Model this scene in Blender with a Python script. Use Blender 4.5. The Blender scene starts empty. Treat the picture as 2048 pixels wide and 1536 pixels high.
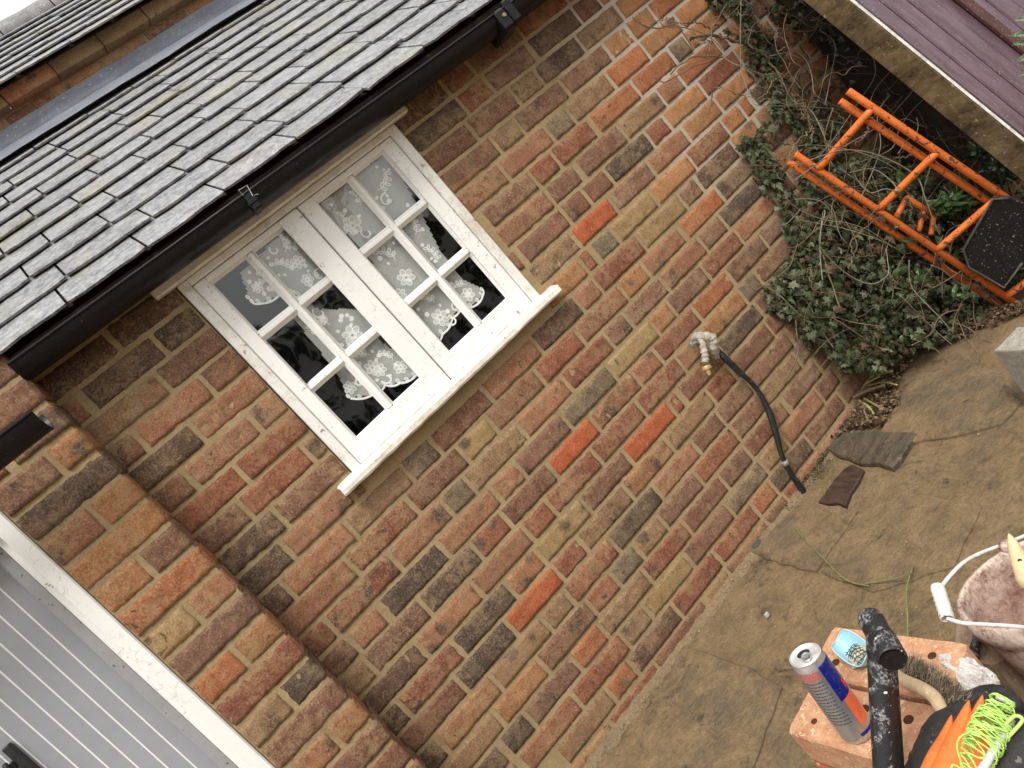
import bpy, math, random
from mathutils import Vector, Matrix, noise
R=math.radians
random.seed(11)
sc=bpy.context.scene
# ---------------------------------------------------------------- camera
CAM=Vector((0.0,-2.074,1.333)); FPX=1440.0
W=((0.677,-0.6640,0.3180),(-0.338,0.104,0.935),(-0.654,-0.741,-0.154))  # rows: world X,Y,Z of (right,down,forward)
_r=Vector((W[0][0],W[1][0],W[2][0])).normalized()
_f=Vector((W[0][2],W[1][2],W[2][2])); _f=(_f-_r*_f.dot(_r)).normalized()
_d=_f.cross(_r)
cam=bpy.data.cameras.new('camera'); co=bpy.data.objects.new('camera',cam); sc.collection.objects.link(co)
M=Matrix((( _r.x,-_d.x,-_f.x),(_r.y,-_d.y,-_f.y),(_r.z,-_d.z,-_f.z))).to_4x4(); M.translation=CAM
co.matrix_world=M
cam.sensor_width=36; cam.lens=36*FPX/2048; cam.clip_start=0.05; cam.clip_end=500
sc.camera=co
# ---------------------------------------------------------------- world, sun, exposure
SUN_EL,SUN_AZ=R(60),R(205)
w=bpy.data.worlds.new('World'); sc.world=w; w.use_nodes=True
nt=w.node_tree; nt.nodes.clear()
sky=nt.nodes.new('ShaderNodeTexSky'); sky.sky_type='NISHITA'; sky.sun_disc=False
sky.sun_elevation=SUN_EL; sky.sun_rotation=SUN_AZ; sky.air_density=1.3; sky.dust_density=6.0; sky.ozone_density=1.0
hs=nt.nodes.new('ShaderNodeHueSaturation'); hs.inputs['Saturation'].default_value=0.30; hs.inputs['Value'].default_value=1.0
mx=nt.nodes.new('ShaderNodeMixRGB'); mx.blend_type='MIX'; mx.inputs[0].default_value=0.5; mx.inputs[2].default_value=(10.1,9.9,9.5,1)
bg=nt.nodes.new('ShaderNodeBackground'); bg.inputs[1].default_value=0.122
wo=nt.nodes.new('ShaderNodeOutputWorld')
nt.links.new(sky.outputs[0],hs.inputs['Color']); nt.links.new(hs.outputs[0],mx.inputs[1]); nt.links.new(mx.outputs[0],bg.inputs[0]); nt.links.new(bg.outputs[0],wo.inputs[0])
sl=bpy.data.lights.new('sun','SUN'); sl.energy=2.0; sl.angle=R(20); sl.color=(1.0,0.96,0.9)
so=bpy.data.objects.new('sun',sl); sc.collection.objects.link(so)
sd=Vector((math.sin(SUN_AZ)*math.cos(SUN_EL),math.cos(SUN_AZ)*math.cos(SUN_EL),math.sin(SUN_EL)))
so.rotation_euler=sd.to_track_quat('Z','Y').to_euler(); so.location=(0,-3,6)
sc.view_settings.view_transform='Standard'; sc.view_settings.look='None'; sc.view_settings.gamma=1; sc.view_settings.exposure=0.50
sc.render.engine='CYCLES'
sc.cycles.max_bounces=7; sc.cycles.transparent_max_bounces=12; sc.cycles.use_denoising=True
# ---------------------------------------------------------------- helpers
def ray(u,v):
    return _r*((u-1024)/FPX)+_d*((v-768)/FPX)+_f
def onY(u,v,y=0.0):
    d=ray(u,v); return CAM+d*((y-CAM.y)/d.y)
def onZ(u,v,z=0.0):
    d=ray(u,v); return CAM+d*((z-CAM.z)/d.z)
def onX(u,v,x):
    d=ray(u,v); return CAM+d*((x-CAM.x)/d.x)
def dep(u,v,z): return CAM+ray(u,v)*z
def nz(x,y=0,z=0): return noise.noise(Vector((x,y,z)))
def link(o): sc.collection.objects.link(o); return o
def tag(o,label=None,cat=None,group=None,kind=None):
    if label: o['label']=label
    if cat: o['category']=cat
    if group: o['group']=group
    if kind: o['kind']=kind
    return o
def thing(name,loc,label,cat,group=None):
    o=link(bpy.data.objects.new(name,None)); o.location=loc; o.empty_display_size=.1
    return tag(o,label,cat,group)
class MB:
    def __init__(s): s.v=[];s.f=[];s.mi=[];s.c=[];s.col=(1,1,1,1);s.m=0;s.uv=None
    def add(s,vs,fs,m=None,c=None):
        b=len(s.v); s.v.extend([tuple(p) for p in vs])
        c=c or s.col; m=s.m if m is None else m
        s.c.extend([c]*len(vs))
        for f in fs: s.f.append(tuple(b+i for i in f)); s.mi.append(m)
        return b
    def box(s,a,b,m=None,c=None,bev=0.0,Mx=None):
        x0,y0,z0=[min(p,q) for p,q in zip(a,b)]; x1,y1,z1=[max(p,q) for p,q in zip(a,b)]
        e=min(bev,(x1-x0)/2.01,(y1-y0)/2.01,(z1-z0)/2.01)
        if e<=0:
            vs=[(x0,y0,z0),(x1,y0,z0),(x1,y1,z0),(x0,y1,z0),(x0,y0,z1),(x1,y0,z1),(x1,y1,z1),(x0,y1,z1)]
            fs=[(0,3,2,1),(4,5,6,7),(0,1,5,4),(1,2,6,5),(2,3,7,6),(3,0,4,7)]
        else:
            vs=[];idx={}
            X=(x0,x1);Y=(y0,y1);Z=(z0,z1);sg=(1,-1)
            for i in(0,1):
                for j in(0,1):
                    for k in(0,1):
                        idx[i,j,k,0]=len(vs);vs.append((X[i],Y[j]+sg[j]*e,Z[k]+sg[k]*e))
                        idx[i,j,k,1]=len(vs);vs.append((X[i]+sg[i]*e,Y[j],Z[k]+sg[k]*e))
                        idx[i,j,k,2]=len(vs);vs.append((X[i]+sg[i]*e,Y[j]+sg[j]*e,Z[k]))
            fs=[]
            for i in(0,1):
                fs.append([idx[i,0,0,0],idx[i,1,0,0],idx[i,1,1,0],idx[i,0,1,0]])
                fs.append([idx[0,i,0,1],idx[1,i,0,1],idx[1,i,1,1],idx[0,i,1,1]])
                fs.append([idx[0,0,i,2],idx[1,0,i,2],idx[1,1,i,2],idx[0,1,i,2]])
            for i in(0,1):
                for j in(0,1):
                    fs.append([idx[i,j,0,0],idx[i,j,1,0],idx[i,j,1,1],idx[i,j,0,1]])
                    fs.append([idx[i,0,j,0],idx[i,1,j,0],idx[i,1,j,2],idx[i,0,j,2]])
                    fs.append([idx[0,i,j,1],idx[1,i,j,1],idx[1,i,j,2],idx[0,i,j,2]])
                    for k in(0,1): fs.append([idx[i,j,k,0],idx[i,j,k,1],idx[i,j,k,2]])
            cx=Vector(((x0+x1)/2,(y0+y1)/2,(z0+z1)/2)); o=[]
            for f in fs:
                p=[Vector(vs[q]) for q in f]; n=(p[1]-p[0]).cross(p[2]-p[1]); ce=sum(p,Vector())/len(p)
                o.append(tuple(f) if n.dot(ce-cx)>0 else tuple(reversed(f)))
            fs=o
        if Mx is not None: vs=[Mx@Vector(p) for p in vs]
        s.add(vs,fs,m,c)
    def tube(s,pts,r,n=8,m=None,c=None,cap=True,jit=0.0):
        pts=[Vector(p) for p in pts]; L=len(pts)
        rs=r if isinstance(r,(list,tuple)) else [r]*L
        t=(pts[1]-pts[0]).normalized(); a=t.orthogonal().normalized()
        vs=[]
        for i,p in enumerate(pts):
            t=(pts[min(i+1,L-1)]-pts[max(i-1,0)])
            if t.length<1e-9: t=Vector((0,0,1))
            t.normalize(); a=(a-t*a.dot(t))
            if a.length<1e-6: a=t.orthogonal()
            a.normalize(); b=t.cross(a)
            for k in range(n):
                an=2*math.pi*k/n; rr=rs[i]*(1+(random.uniform(-jit,jit) if jit else 0))
                vs.append(p+(a*math.cos(an)+b*math.sin(an))*rr)
        fs=[(i*n+k,i*n+(k+1)%n,(i+1)*n+(k+1)%n,(i+1)*n+k) for i in range(L-1) for k in range(n)]
        if cap: fs+=[tuple(reversed(range(n))),tuple((L-1)*n+k for k in range(n))]
        s.add(vs,fs,m,c)
    def lathe(s,prof,o,ax=Vector((0,0,1)),n=32,m=None,c=None,cap=False):
        ax=Vector(ax).normalized();a=ax.orthogonal().normalized();b=ax.cross(a);vs=[]
        for (r_,h) in prof:
            for k in range(n):
                an=2*math.pi*k/n; vs.append(Vector(o)+ax*h+(a*math.cos(an)+b*math.sin(an))*r_)
        L=len(prof)
        fs=[(i*n+k,i*n+(k+1)%n,(i+1)*n+(k+1)%n,(i+1)*n+k) for i in range(L-1) for k in range(n)]
        if cap: fs+=[tuple(reversed(range(n))),tuple((L-1)*n+k for k in range(n))]
        s.add(vs,fs,m,c)
    def prism(s,poly,h,m=None,c=None,jit=0.0,inset=0.004):
        """poly: ccw list of Vector (top outline); goes down by vector h; small chamfer"""
        poly=[Vector(p) for p in poly]; n=len(poly); ce=sum(poly,Vector())/n; h=Vector(h)
        top=[p+(ce-p).normalized()*inset for p in poly]
        mid=[p+h.normalized()*inset for p in poly]; bot=[p+h for p in poly]
        fs=[tuple(range(n))]
        for i in range(n):
            j=(i+1)%n; fs.append((i,n+i,n+j,j)); fs.append((n+i,2*n+i,2*n+j,n+j))
        fs.append(tuple(reversed(range(2*n,3*n))))
        s.add(top+mid+bot,fs,m,c)
    def grid(s,fn,nu,nv,m=None,c=None,cf=None):
        b=len(s.v)
        for j in range(nv+1):
            for i in range(nu+1):
                s.v.append(tuple(fn(i/nu,j/nv))); s.c.append(cf(i/nu,j/nv) if cf else (c or s.col))
        for j in range(nv):
            for i in range(nu):
                q=b+j*(nu+1)+i; s.f.append((q,q+1,q+nu+2,q+nu+1)); s.mi.append(s.m if m is None else m)
    def build(s,name,mats,parent=None,smooth=False,**kw):
        me=bpy.data.meshes.new(name); me.from_pydata(s.v,[],s.f)
        if not isinstance(mats,(list,tuple)): mats=[mats]
        for q in mats: me.materials.append(q)
        me.polygons.foreach_set('material_index',s.mi)
        ca=me.color_attributes.new('Col','FLOAT_COLOR','POINT')
        ca.data.foreach_set('color',[x for q in s.c for x in (q if len(q)==4 else (*q,1.0))])
        if smooth: me.polygons.foreach_set('use_smooth',[True]*len(s.f))
        me.update()
        o=link(bpy.data.objects.new(name,me))
        if parent is not None:
            o.parent=parent
            # geometry is written in world coordinates: cancel the chain of parents
            T=Vector(); p=parent
            while p is not None: T+=Vector(p.location); p=p.parent
            o.location=-T
        return tag(o,**kw)
# ---------------------------------------------------------------- materials
class NM:
    def __init__(s,name):
        s.mat=bpy.data.materials.new(name); s.mat.use_nodes=True; s.t=s.mat.node_tree; s.t.nodes.clear()
        s.b=s.n('ShaderNodeBsdfPrincipled'); s.o=s.n('ShaderNodeOutputMaterial'); s.l(s.b.outputs[0],s.o.inputs[0])
        s.tc=s.n('ShaderNodeTexCoord'); s.co=s.tc.outputs['Object']
    def n(s,t,**kw):
        q=s.t.nodes.new(t)
        for k,v in kw.items(): setattr(q,k,v)
        return q
    def l(s,a,b): s.t.links.new(a,b)
    def mapping(s,scale,rot=(0,0,0),src=None):
        m=s.n('ShaderNodeMapping'); m.inputs['Scale'].default_value=scale; m.inputs['Rotation'].default_value=rot
        s.l(src or s.co,m.inputs[0]); return m.outputs[0]
    def noise(s,sc_,det=4,rough=.6,src=None,dist=0.0):
        q=s.n('ShaderNodeTexNoise'); q.inputs['Scale'].default_value=sc_; q.inputs['Detail'].default_value=det; q.inputs['Roughness'].default_value=rough
        q.inputs['Distortion'].default_value=dist
        s.l(src or s.co,q.inputs['Vector']); return q.outputs['Fac']
    def voro(s,sc_,feat='F1',src=None,out='Distance'):
        q=s.n('ShaderNodeTexVoronoi',feature=feat); q.inputs['Scale'].default_value=sc_; s.l(src or s.co,q.inputs['Vector']); return q.outputs[out]
    def ramp(s,fac,a,b,ca=(0,0,0,1),cb=(1,1,1,1),interp='LINEAR'):
        q=s.n('ShaderNodeValToRGB'); q.color_ramp.interpolation=interp
        q.color_ramp.elements[0].position=a;q.color_ramp.elements[0].color=ca
        q.color_ramp.elements[1].position=b;q.color_ramp.elements[1].color=cb
        s.l(fac,q.inputs[0]); return q.outputs[0]
    def mix(s,fac,a,b,mode='MIX'):
        q=s.n('ShaderNodeMixRGB',blend_type=mode)
        for i,x in zip((0,1,2),(fac,a,b)):
            if isinstance(x,(int,float)): q.inputs[i].default_value=x if i==0 else (x,x,x,1)
            elif isinstance(x,tuple): q.inputs[i].default_value=x if len(x)==4 else (*x,1)
            else: s.l(x,q.inputs[i])
        return q.outputs[0]
    def math(s,op,a,b=0.0):
        q=s.n('ShaderNodeMath',operation=op)
        for i,x in zip((0,1),(a,b)):
            if isinstance(x,(int,float)): q.inputs[i].default_value=x
            else: s.l(x,q.inputs[i])
        return q.outputs[0]
    def attr(s,which='Color'):
        q=s.n('ShaderNodeAttribute',attribute_name='Col'); return q.outputs[which]
    def bump(s,h,dist,strength=1.0,prev=None):
        q=s.n('ShaderNodeBump'); q.inputs['Distance'].default_value=dist; q.inputs['Strength'].default_value=strength
        s.l(h,q.inputs['Height'])
        if prev is not None: s.l(prev,q.inputs['Normal'])
        return q.outputs[0]
    def fin(s,col=None,rough=.6,nrm=None,spec=.4,**kw):
        if col is not None:
            if isinstance(col,tuple): s.b.inputs['Base Color'].default_value=(*col[:3],1)
            else: s.l(col,s.b.inputs['Base Color'])
        if isinstance(rough,(int,float)): s.b.inputs['Roughness'].default_value=rough
        else: s.l(rough,s.b.inputs['Roughness'])
        if nrm is not None: s.l(nrm,s.b.inputs['Normal'])
        s.b.inputs['Specular IOR Level'].default_value=spec
        for k,v in kw.items(): s.b.inputs[k].default_value=v
        return s.mat
def simple(name,a,b,scale=30,rough=.6,bump=.0005,spec=.4,speck=None,speckscale=220,st=(1,1,1),sth=.66,**kw):
    m=NM(name); src=m.mapping(st) if st!=(1,1,1) else None
    n1=m.noise(scale,5,.65,src); n2=m.noise(scale*6,4,.7,src)
    f=m.ramp(m.mix(.4,n1,n2),.36,.64); c=m.mix(f,a,b)
    if speck:
        v=m.ramp(m.noise(speckscale,2,.6),sth,sth+.035); c=m.mix(v,c,speck)
    return m.fin(c,rough,m.bump(m.mix(.5,n1,n2),bump),spec,**kw)
# bricks: colour comes from the attribute, alpha holds a per-brick random
def brickmat(name,dust=.5):
    m=NM(name); col=m.attr(); 
    big=m.noise(17,6,.72,dist=.8); mid=m.noise(60,6,.8,dist=.4); fine=m.noise(210,4,.8); grit=m.noise(600,2,.7)
    c=m.mix(m.ramp(big,.34,.62),m.mix(.55,col,(.42,.34,.32),'MULTIPLY'),m.mix(.14,col,(.72,.42,.26)))
    al=m.attr('Alpha'); c=m.mix(m.math('MULTIPLY',m.ramp(m.mix(.5,mid,m.noise(9,4,.6)),.50,.55),al),c,m.mix(.55,col,(.54,.385,.20)))
    c=m.mix(m.math('MULTIPLY',m.ramp(m.mix(.5,fine,m.noise(26,5,.8,dist=.7)),.535,.56),m.math('MULTIPLY',al,.7)),c,m.mix(.5,col,(.60,.44,.26)))            # sandy crust
    dk=m.math('MULTIPLY',m.ramp(m.noise(17,5,.7,dist=1.4),.62,.67),.85)
    c=m.mix(dk,c,(.045,.038,.036))                                         # fire marks
    wh=m.math('MULTIPLY',m.ramp(m.noise(32,6,.8,dist=.6),.60,.66),m.ramp(fine,.42,.56))
    c=m.mix(m.math('MULTIPLY',wh,.75),c,(.58,.48,.36))                     # lime bloom
    c=m.mix(m.ramp(mid,.34,.46,(1,1,1,1),(0,0,0,1)),c,m.mix(.45,c,(.35,.28,.26),'MULTIPLY'))
    c=m.mix(m.ramp(fine,.34,.64),m.mix(.6,c,(.42,.38,.38),'MULTIPLY'),m.mix(.16,c,(.72,.52,.36)))
    c=m.mix(m.ramp(grit,.64,.72),c,m.mix(.35,c,(.70,.58,.42)))
    c=m.mix(m.ramp(m.noise(480,2,.6),.30,.34,(1,1,1,1),(0,0,0,1)),c,m.mix(.7,c,(.03,.02,.02)))
    h=m.mix(.42,m.mix(.5,mid,fine),big)
    nb=m.bump(m.mix(.35,h,grit),.013,1.0)
    return m.fin(c,.92,nb,.18)
def mortarmat(name,a=(.42,.31,.165),b=(.28,.195,.10)):
    m=NM(name); n1=m.noise(9,5,.6); n2=m.noise(120,5,.8); n3=m.noise(600,2,.7)
    c=m.mix(m.ramp(n1,.35,.7),a,b); c=m.mix(m.ramp(n2,.35,.7),m.mix(.4,c,(.4,.4,.4),'MULTIPLY'),m.mix(.2,c,(.6,.5,.36)))
    c=m.mix(m.ramp(n3,.66,.72),c,(.5,.42,.3)); c=m.mix(m.math('SUBTRACT',1.0,m.attr('Alpha')),c,m.mix(.3,(.52,.48,.42),c))
    return m.fin(c,.95,m.bump(m.mix(.5,n2,n3),.003),.1)
def paintmat(name,base=(.74,.74,.71),dirt=(.42,.30,.12),amt=.58,crack=.8):
    m=NM(name); n1=m.noise(6,6,.7); n2=m.noise(45,5,.7); n3=m.noise(300,3,.7)
    c=m.mix(m.ramp(m.mix(.45,n1,n2),amt-.06,amt+.12),base,m.mix(.55,base,dirt))
    d=m.mapping((26,26,26)); 
    v=m.n('ShaderNodeTexVoronoi',feature='DISTANCE_TO_EDGE'); v.inputs['Scale'].default_value=1.0
    q=m.n('ShaderNodeVectorMath',operation='ADD'); nn=m.n('ShaderNodeTexNoise'); nn.inputs['Scale'].default_value=3; m.l(d,nn.inputs['Vector']); m.l(d,q.inputs[0]); m.l(nn.outputs['Color'],q.inputs[1]); m.l(q.outputs[0],v.inputs['Vector'])
    cr=m.ramp(v.outputs['Distance'],.0,.025,(1,1,1,1),(0,0,0,1)); crk=m.math('MULTIPLY',m.math('MULTIPLY',cr,m.ramp(n1,.45,.6)),crack)
    c=m.mix(crk,c,(.25,.24,.21))
    fl=m.ramp(m.mix(.5,n2,m.noise(18,4,.6)),.615,.635); c=m.mix(m.math('MULTIPLY',fl,.8),c,(.20,.16,.11))
    c=m.mix(m.ramp(n3,.68,.74),c,m.mix(.4,c,(.3,.26,.2)))
    return m.fin(c,.55,m.bump(m.mix(.5,n2,m.mix(.3,n3,m.math('SUBTRACT',1.0,crk))),.0016),.35)
def slatemat(name):
    m=NM(name); col=m.attr(); sr=m.mapping((1,6,6)); n1=m.noise(13,6,.8,m.mapping((1,2.2,2.2))); n2=m.noise(42,6,.85,dist=.5); n3=m.noise(135,5,.9); n4=m.noise(24,6,.8,sr)
    c=m.mix(m.ramp(n1,.34,.66),m.mix(.6,col,(.55,.55,.57),'MULTIPLY'),m.mix(.42,col,(.58,.59,.62)))
    c=m.mix(m.ramp(n2,.44,.56),m.mix(.35,c,(.35,.35,.36),'MULTIPLY'),m.mix(.40,c,(.50,.51,.53)))
    c=m.mix(m.ramp(n4,.58,.72),c,m.mix(.4,c,(.42,.36,.30)))
    lic=m.ramp(m.noise(5,4,.6),.52,.66); c=m.mix(m.math('MULTIPLY',lic,m.ramp(n3,.42,.6)),c,(.30,.30,.17))
    c=m.mix(m.ramp(n3,.40,.48,(1,1,1,1),(0,0,0,1)),c,m.mix(.55,c,(.04,.04,.045))); c=m.mix(m.math('MULTIPLY',m.ramp(m.noise(8,5,.8,dist=1.0),.58,.66),.6),c,m.mix(.5,c,(.62,.62,.62))); c=m.mix(m.math('MULTIPLY',m.ramp(m.noise(6.5,6,.8,dist=1.0),.58,.68),.7),c,(.05,.045,.045))
    return m.fin(c,m.ramp(n2,.3,.7,(.34,.34,.34,1),(.60,.60,.60,1)),m.bump(m.mix(.5,n4,m.mix(.5,n2,n3)),.006),.55)
M_BR=brickmat('old_brick'); M_MO=mortarmat('lime_mortar'); M_SL=slatemat('weathered_slate')
M_W=paintmat('flaking_white_paint',amt=.53); M_W2=paintmat('clean_white_paint',(.80,.80,.78),(.45,.34,.16),.66,.7); M_SILL=paintmat('mossy_white_paint',(.76,.75,.69),(.42,.33,.13),.51,.7)
M_GUT=simple('black_gutter',(.005,.005,.006),(.012,.012,.014),40,.34,.0008,.25,(.14,.14,.13),260,sth=.70)
M_LEAD=simple('lead_flashing',(.115,.125,.155),(.20,.215,.25),8,.5,.001,.5,(.36,.38,.40),90,(1,5,5))
M_DARK=simple('dark_timber_and_shade',(.022,.017,.013),(.05,.038,.028),30,.9,.002,.1)
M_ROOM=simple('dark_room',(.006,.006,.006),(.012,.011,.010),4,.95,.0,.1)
M_TILE=brickmat('clay_tile')
M_DOOR=simple('grey_door_paint',(.285,.295,.325),(.325,.337,.368),5,.42,.0004,.45)
M_GRV=simple('groove_highlight',(.74,.75,.76),(.80,.80,.80),20,.5,.0002)  # pale colour stands in for light caught by the door grooves
def glassmat():
    m=NM('window_glass'); m.t.nodes.remove(m.b)
    gl=m.n('ShaderNodeBsdfGlossy'); gl.inputs['Roughness'].default_value=.03; gl.inputs['Color'].default_value=(.9,.93,.95,1)
    tr=m.n('ShaderNodeBsdfTransparent'); tr.inputs['Color'].default_value=(.93,.95,.94,1)
    df=m.n('ShaderNodeBsdfDiffuse'); df.inputs['Color'].default_value=(.5,.48,.44,1)
    lw=m.n('ShaderNodeLayerWeight'); lw.inputs['Blend'].default_value=.5; fr_=m.math('ADD',m.math('MULTIPLY',m.math('POWER',lw.outputs['Facing'],5.0),.9),.085)
    bp=m.bump(m.noise(9,2,.5),.0015,.6); m.l(bp,gl.inputs['Normal'])
    mx=m.n('ShaderNodeMixShader'); m.l(fr_,mx.inputs[0]); m.l(tr.outputs[0],mx.inputs[1]); m.l(gl.outputs[0],mx.inputs[2])
    m2=m.n('ShaderNodeMixShader'); f=m.math('MULTIPLY',m.ramp(m.noise(260,3,.7),.66,.74),.55); m.l(f,m2.inputs[0]); m.l(mx.outputs[0],m2.inputs[1]); m.l(df.outputs[0],m2.inputs[2]); m.l(m2.outputs[0],m.o.inputs[0])
    return m.mat
M_GLASS=glassmat()
def lacemat(name,al,col=(.78,.78,.74)):
    m=NM(name); v=m.voro(420); f=m.math('MULTIPLY',m.ramp(v,.25,.6,(1,1,1,1),(.8,.8,.8,1)),al)
    m.b.inputs['Base Color'].default_value=(*col,1); m.b.inputs['Roughness'].default_value=.9; m.l(f,m.b.inputs['Alpha'])
    return m.mat
M_LACE2=lacemat('lace_fill',.75,(.95,.95,.92)); M_NET=lacemat('net_fabric',.58,(.9,.9,.87)); M_LACE=lacemat('lace_motif',1.6,(.95,.95,.92))
# ground: wet muddy stone
def mudmat(name,stone=False):
    m=NM(name); n1=m.noise(2.2,6,.62,dist=.5); n2=m.noise(11,6,.65); n3=m.noise(70,5,.75); n4=m.noise(420,3,.8); st=m.noise(13,5,.7,m.mapping((1,9,1),(0,0,R(50))))
    mud=m.mix(m.ramp(n2,.35,.65),(.215,.148,.078),(.320,.225,.122))
    sto=m.mix(m.ramp(st,.35,.65),(.145,.115,.074),(.235,.182,.118))
    k=m.mix(.4,n1,n2)
    c=m.mix(m.ramp(k,.40 if stone else .34,.52 if stone else .48,(1,1,1,1),(0,0,0,1)),mud,sto)
    c=m.mix(m.ramp(n3,.38,.56),m.mix(.5,c,(.4,.38,.34),'MULTIPLY'),c); ln=m.noise(5,6,.75,dist=2.2); c=m.mix(m.math('MULTIPLY',m.ramp(m.math('ABSOLUTE',m.math('SUBTRACT',ln,.5)),.0,.012,(1,1,1,1),(0,0,0,1)),.55),c,(.06,.048,.034))
    bk=m.math('MULTIPLY',m.ramp(m.noise(7,6,.78,dist=1.2),.56,.63),m.ramp(n3,.42,.55)); c=m.mix(m.math('MULTIPLY',bk,.8),c,(.035,.034,.028))
    c=m.mix(m.ramp(n4,.67,.72),c,(.42,.34,.22)); c=m.mix(m.ramp(m.noise(150,3,.7),.68,.71),c,(.36,.25,.15))
    rg=m.mix(m.ramp(n1,.35,.65),(.42,.42,.42),(.75,.75,.75))
    return m.fin(c,rg,m.bump(m.mix(.5,m.mix(.5,n2,st),m.mix(.5,n3,n4)),.018),.32)
M_MUD=mudmat('wet_mud'); M_FLAG=mudmat('muddy_flagstone',True)
# ---------------------------------------------------------------- ground
g=MB()
def gz(x,y): return -.004+.006*nz(x*2.3,y*2.3,1)+.0025*nz(x*11,y*11,4)
g.grid(lambda u,v:(lambda x,y:(x,y,gz(x,y)))(-1.2+5.2*u,-3.2+3.3*v),200,130,0)
g.build('ground',M_MUD,smooth=True,kind='structure')
g=MB(); g.grid(lambda u,v:(-60+120*u,-60+120*v,-.035),10,10,0); g.build('far_ground',M_MUD,kind='structure')
def flag(pts,h,name='flagstone',label='',mat=None):
    P=[onZ(u,v,h) for u,v in pts]
    ar=sum(P[i].x*P[(i+1)%len(P)].y-P[(i+1)%len(P)].x*P[i].y for i in range(len(P)))
    if ar<0: P.reverse()
    Q=[]
    for i,p in enumerate(P):
        q=P[(i+1)%len(P)]; n=max(1,int((q-p).length/.035))
        for k in range(n):
            x=p.lerp(q,k/n); j=(.009 if mat else .0045) if k else .0
            Q.append(x+Vector((random.uniform(-j,j),random.uniform(-j,j),0)))
    m=MB(); m.prism(Q,(0,0,-(h+.03)),inset=.006)
    return m.build(name,mat or M_FLAG,label=label,cat='paving slab',group='stone paving slabs on the muddy yard')
flag([(1645,868),(1720,862),(1831,864),(1782,934),(1735,925),(1690,913),(1640,895)],.017,label='small broken stone slab lying raised and dark near the wall pipe',mat=simple('dark_wet_stone',(.030,.026,.020),(.135,.105,.066),9,.55,.010,.4,(.20,.155,.095),75,(1,3,1),sth=.64))
flag([(1500,1103),(1560,1125),(1630,1139),(1714,1018),(1640,1005),(1592,1010),(1530,1070)],.010,label='muddy stone slab with a dark front edge by the foot of the wall')
flag([(1822,760),(1895,712),(1985,735),(2040,800),(2000,845),(1900,870),(1800,885),(1760,862)],.009,label='smooth grooved grey slab beside the concrete block')
flag([(1722,1016),(1640,1140),(1740,1180),(1905,1130),(1960,1010),(1850,985)],.008,label='wide muddy slab under the long green twig')
flag([(1250,1520),(1365,1290),(1490,1330),(1560,1370),(1500,1536),(1420,1600),(1280,1600)],.008,label='long muddy slab along the wall at the foot of the photo')
# timber offcut in the paving
m=MB(); P=[onZ(u,v,.010) for u,v in [(1636,1004),(1652,1007),(1672,1004),(1690,1012),(1700,985),(1716,962),(1726,938),(1704,928),(1690,935),(1668,958),(1650,985)]]; m.prism(P,(0,0,-.05),inset=.003)
m.build('timber_offcut',simple('wet_brown_wood',(.022,.013,.010),(.085,.050,.036),16,.55,.004,.4,st=(4,1,1)),label='dark wet brown timber piece set between paving slabs',cat='timber')
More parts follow.
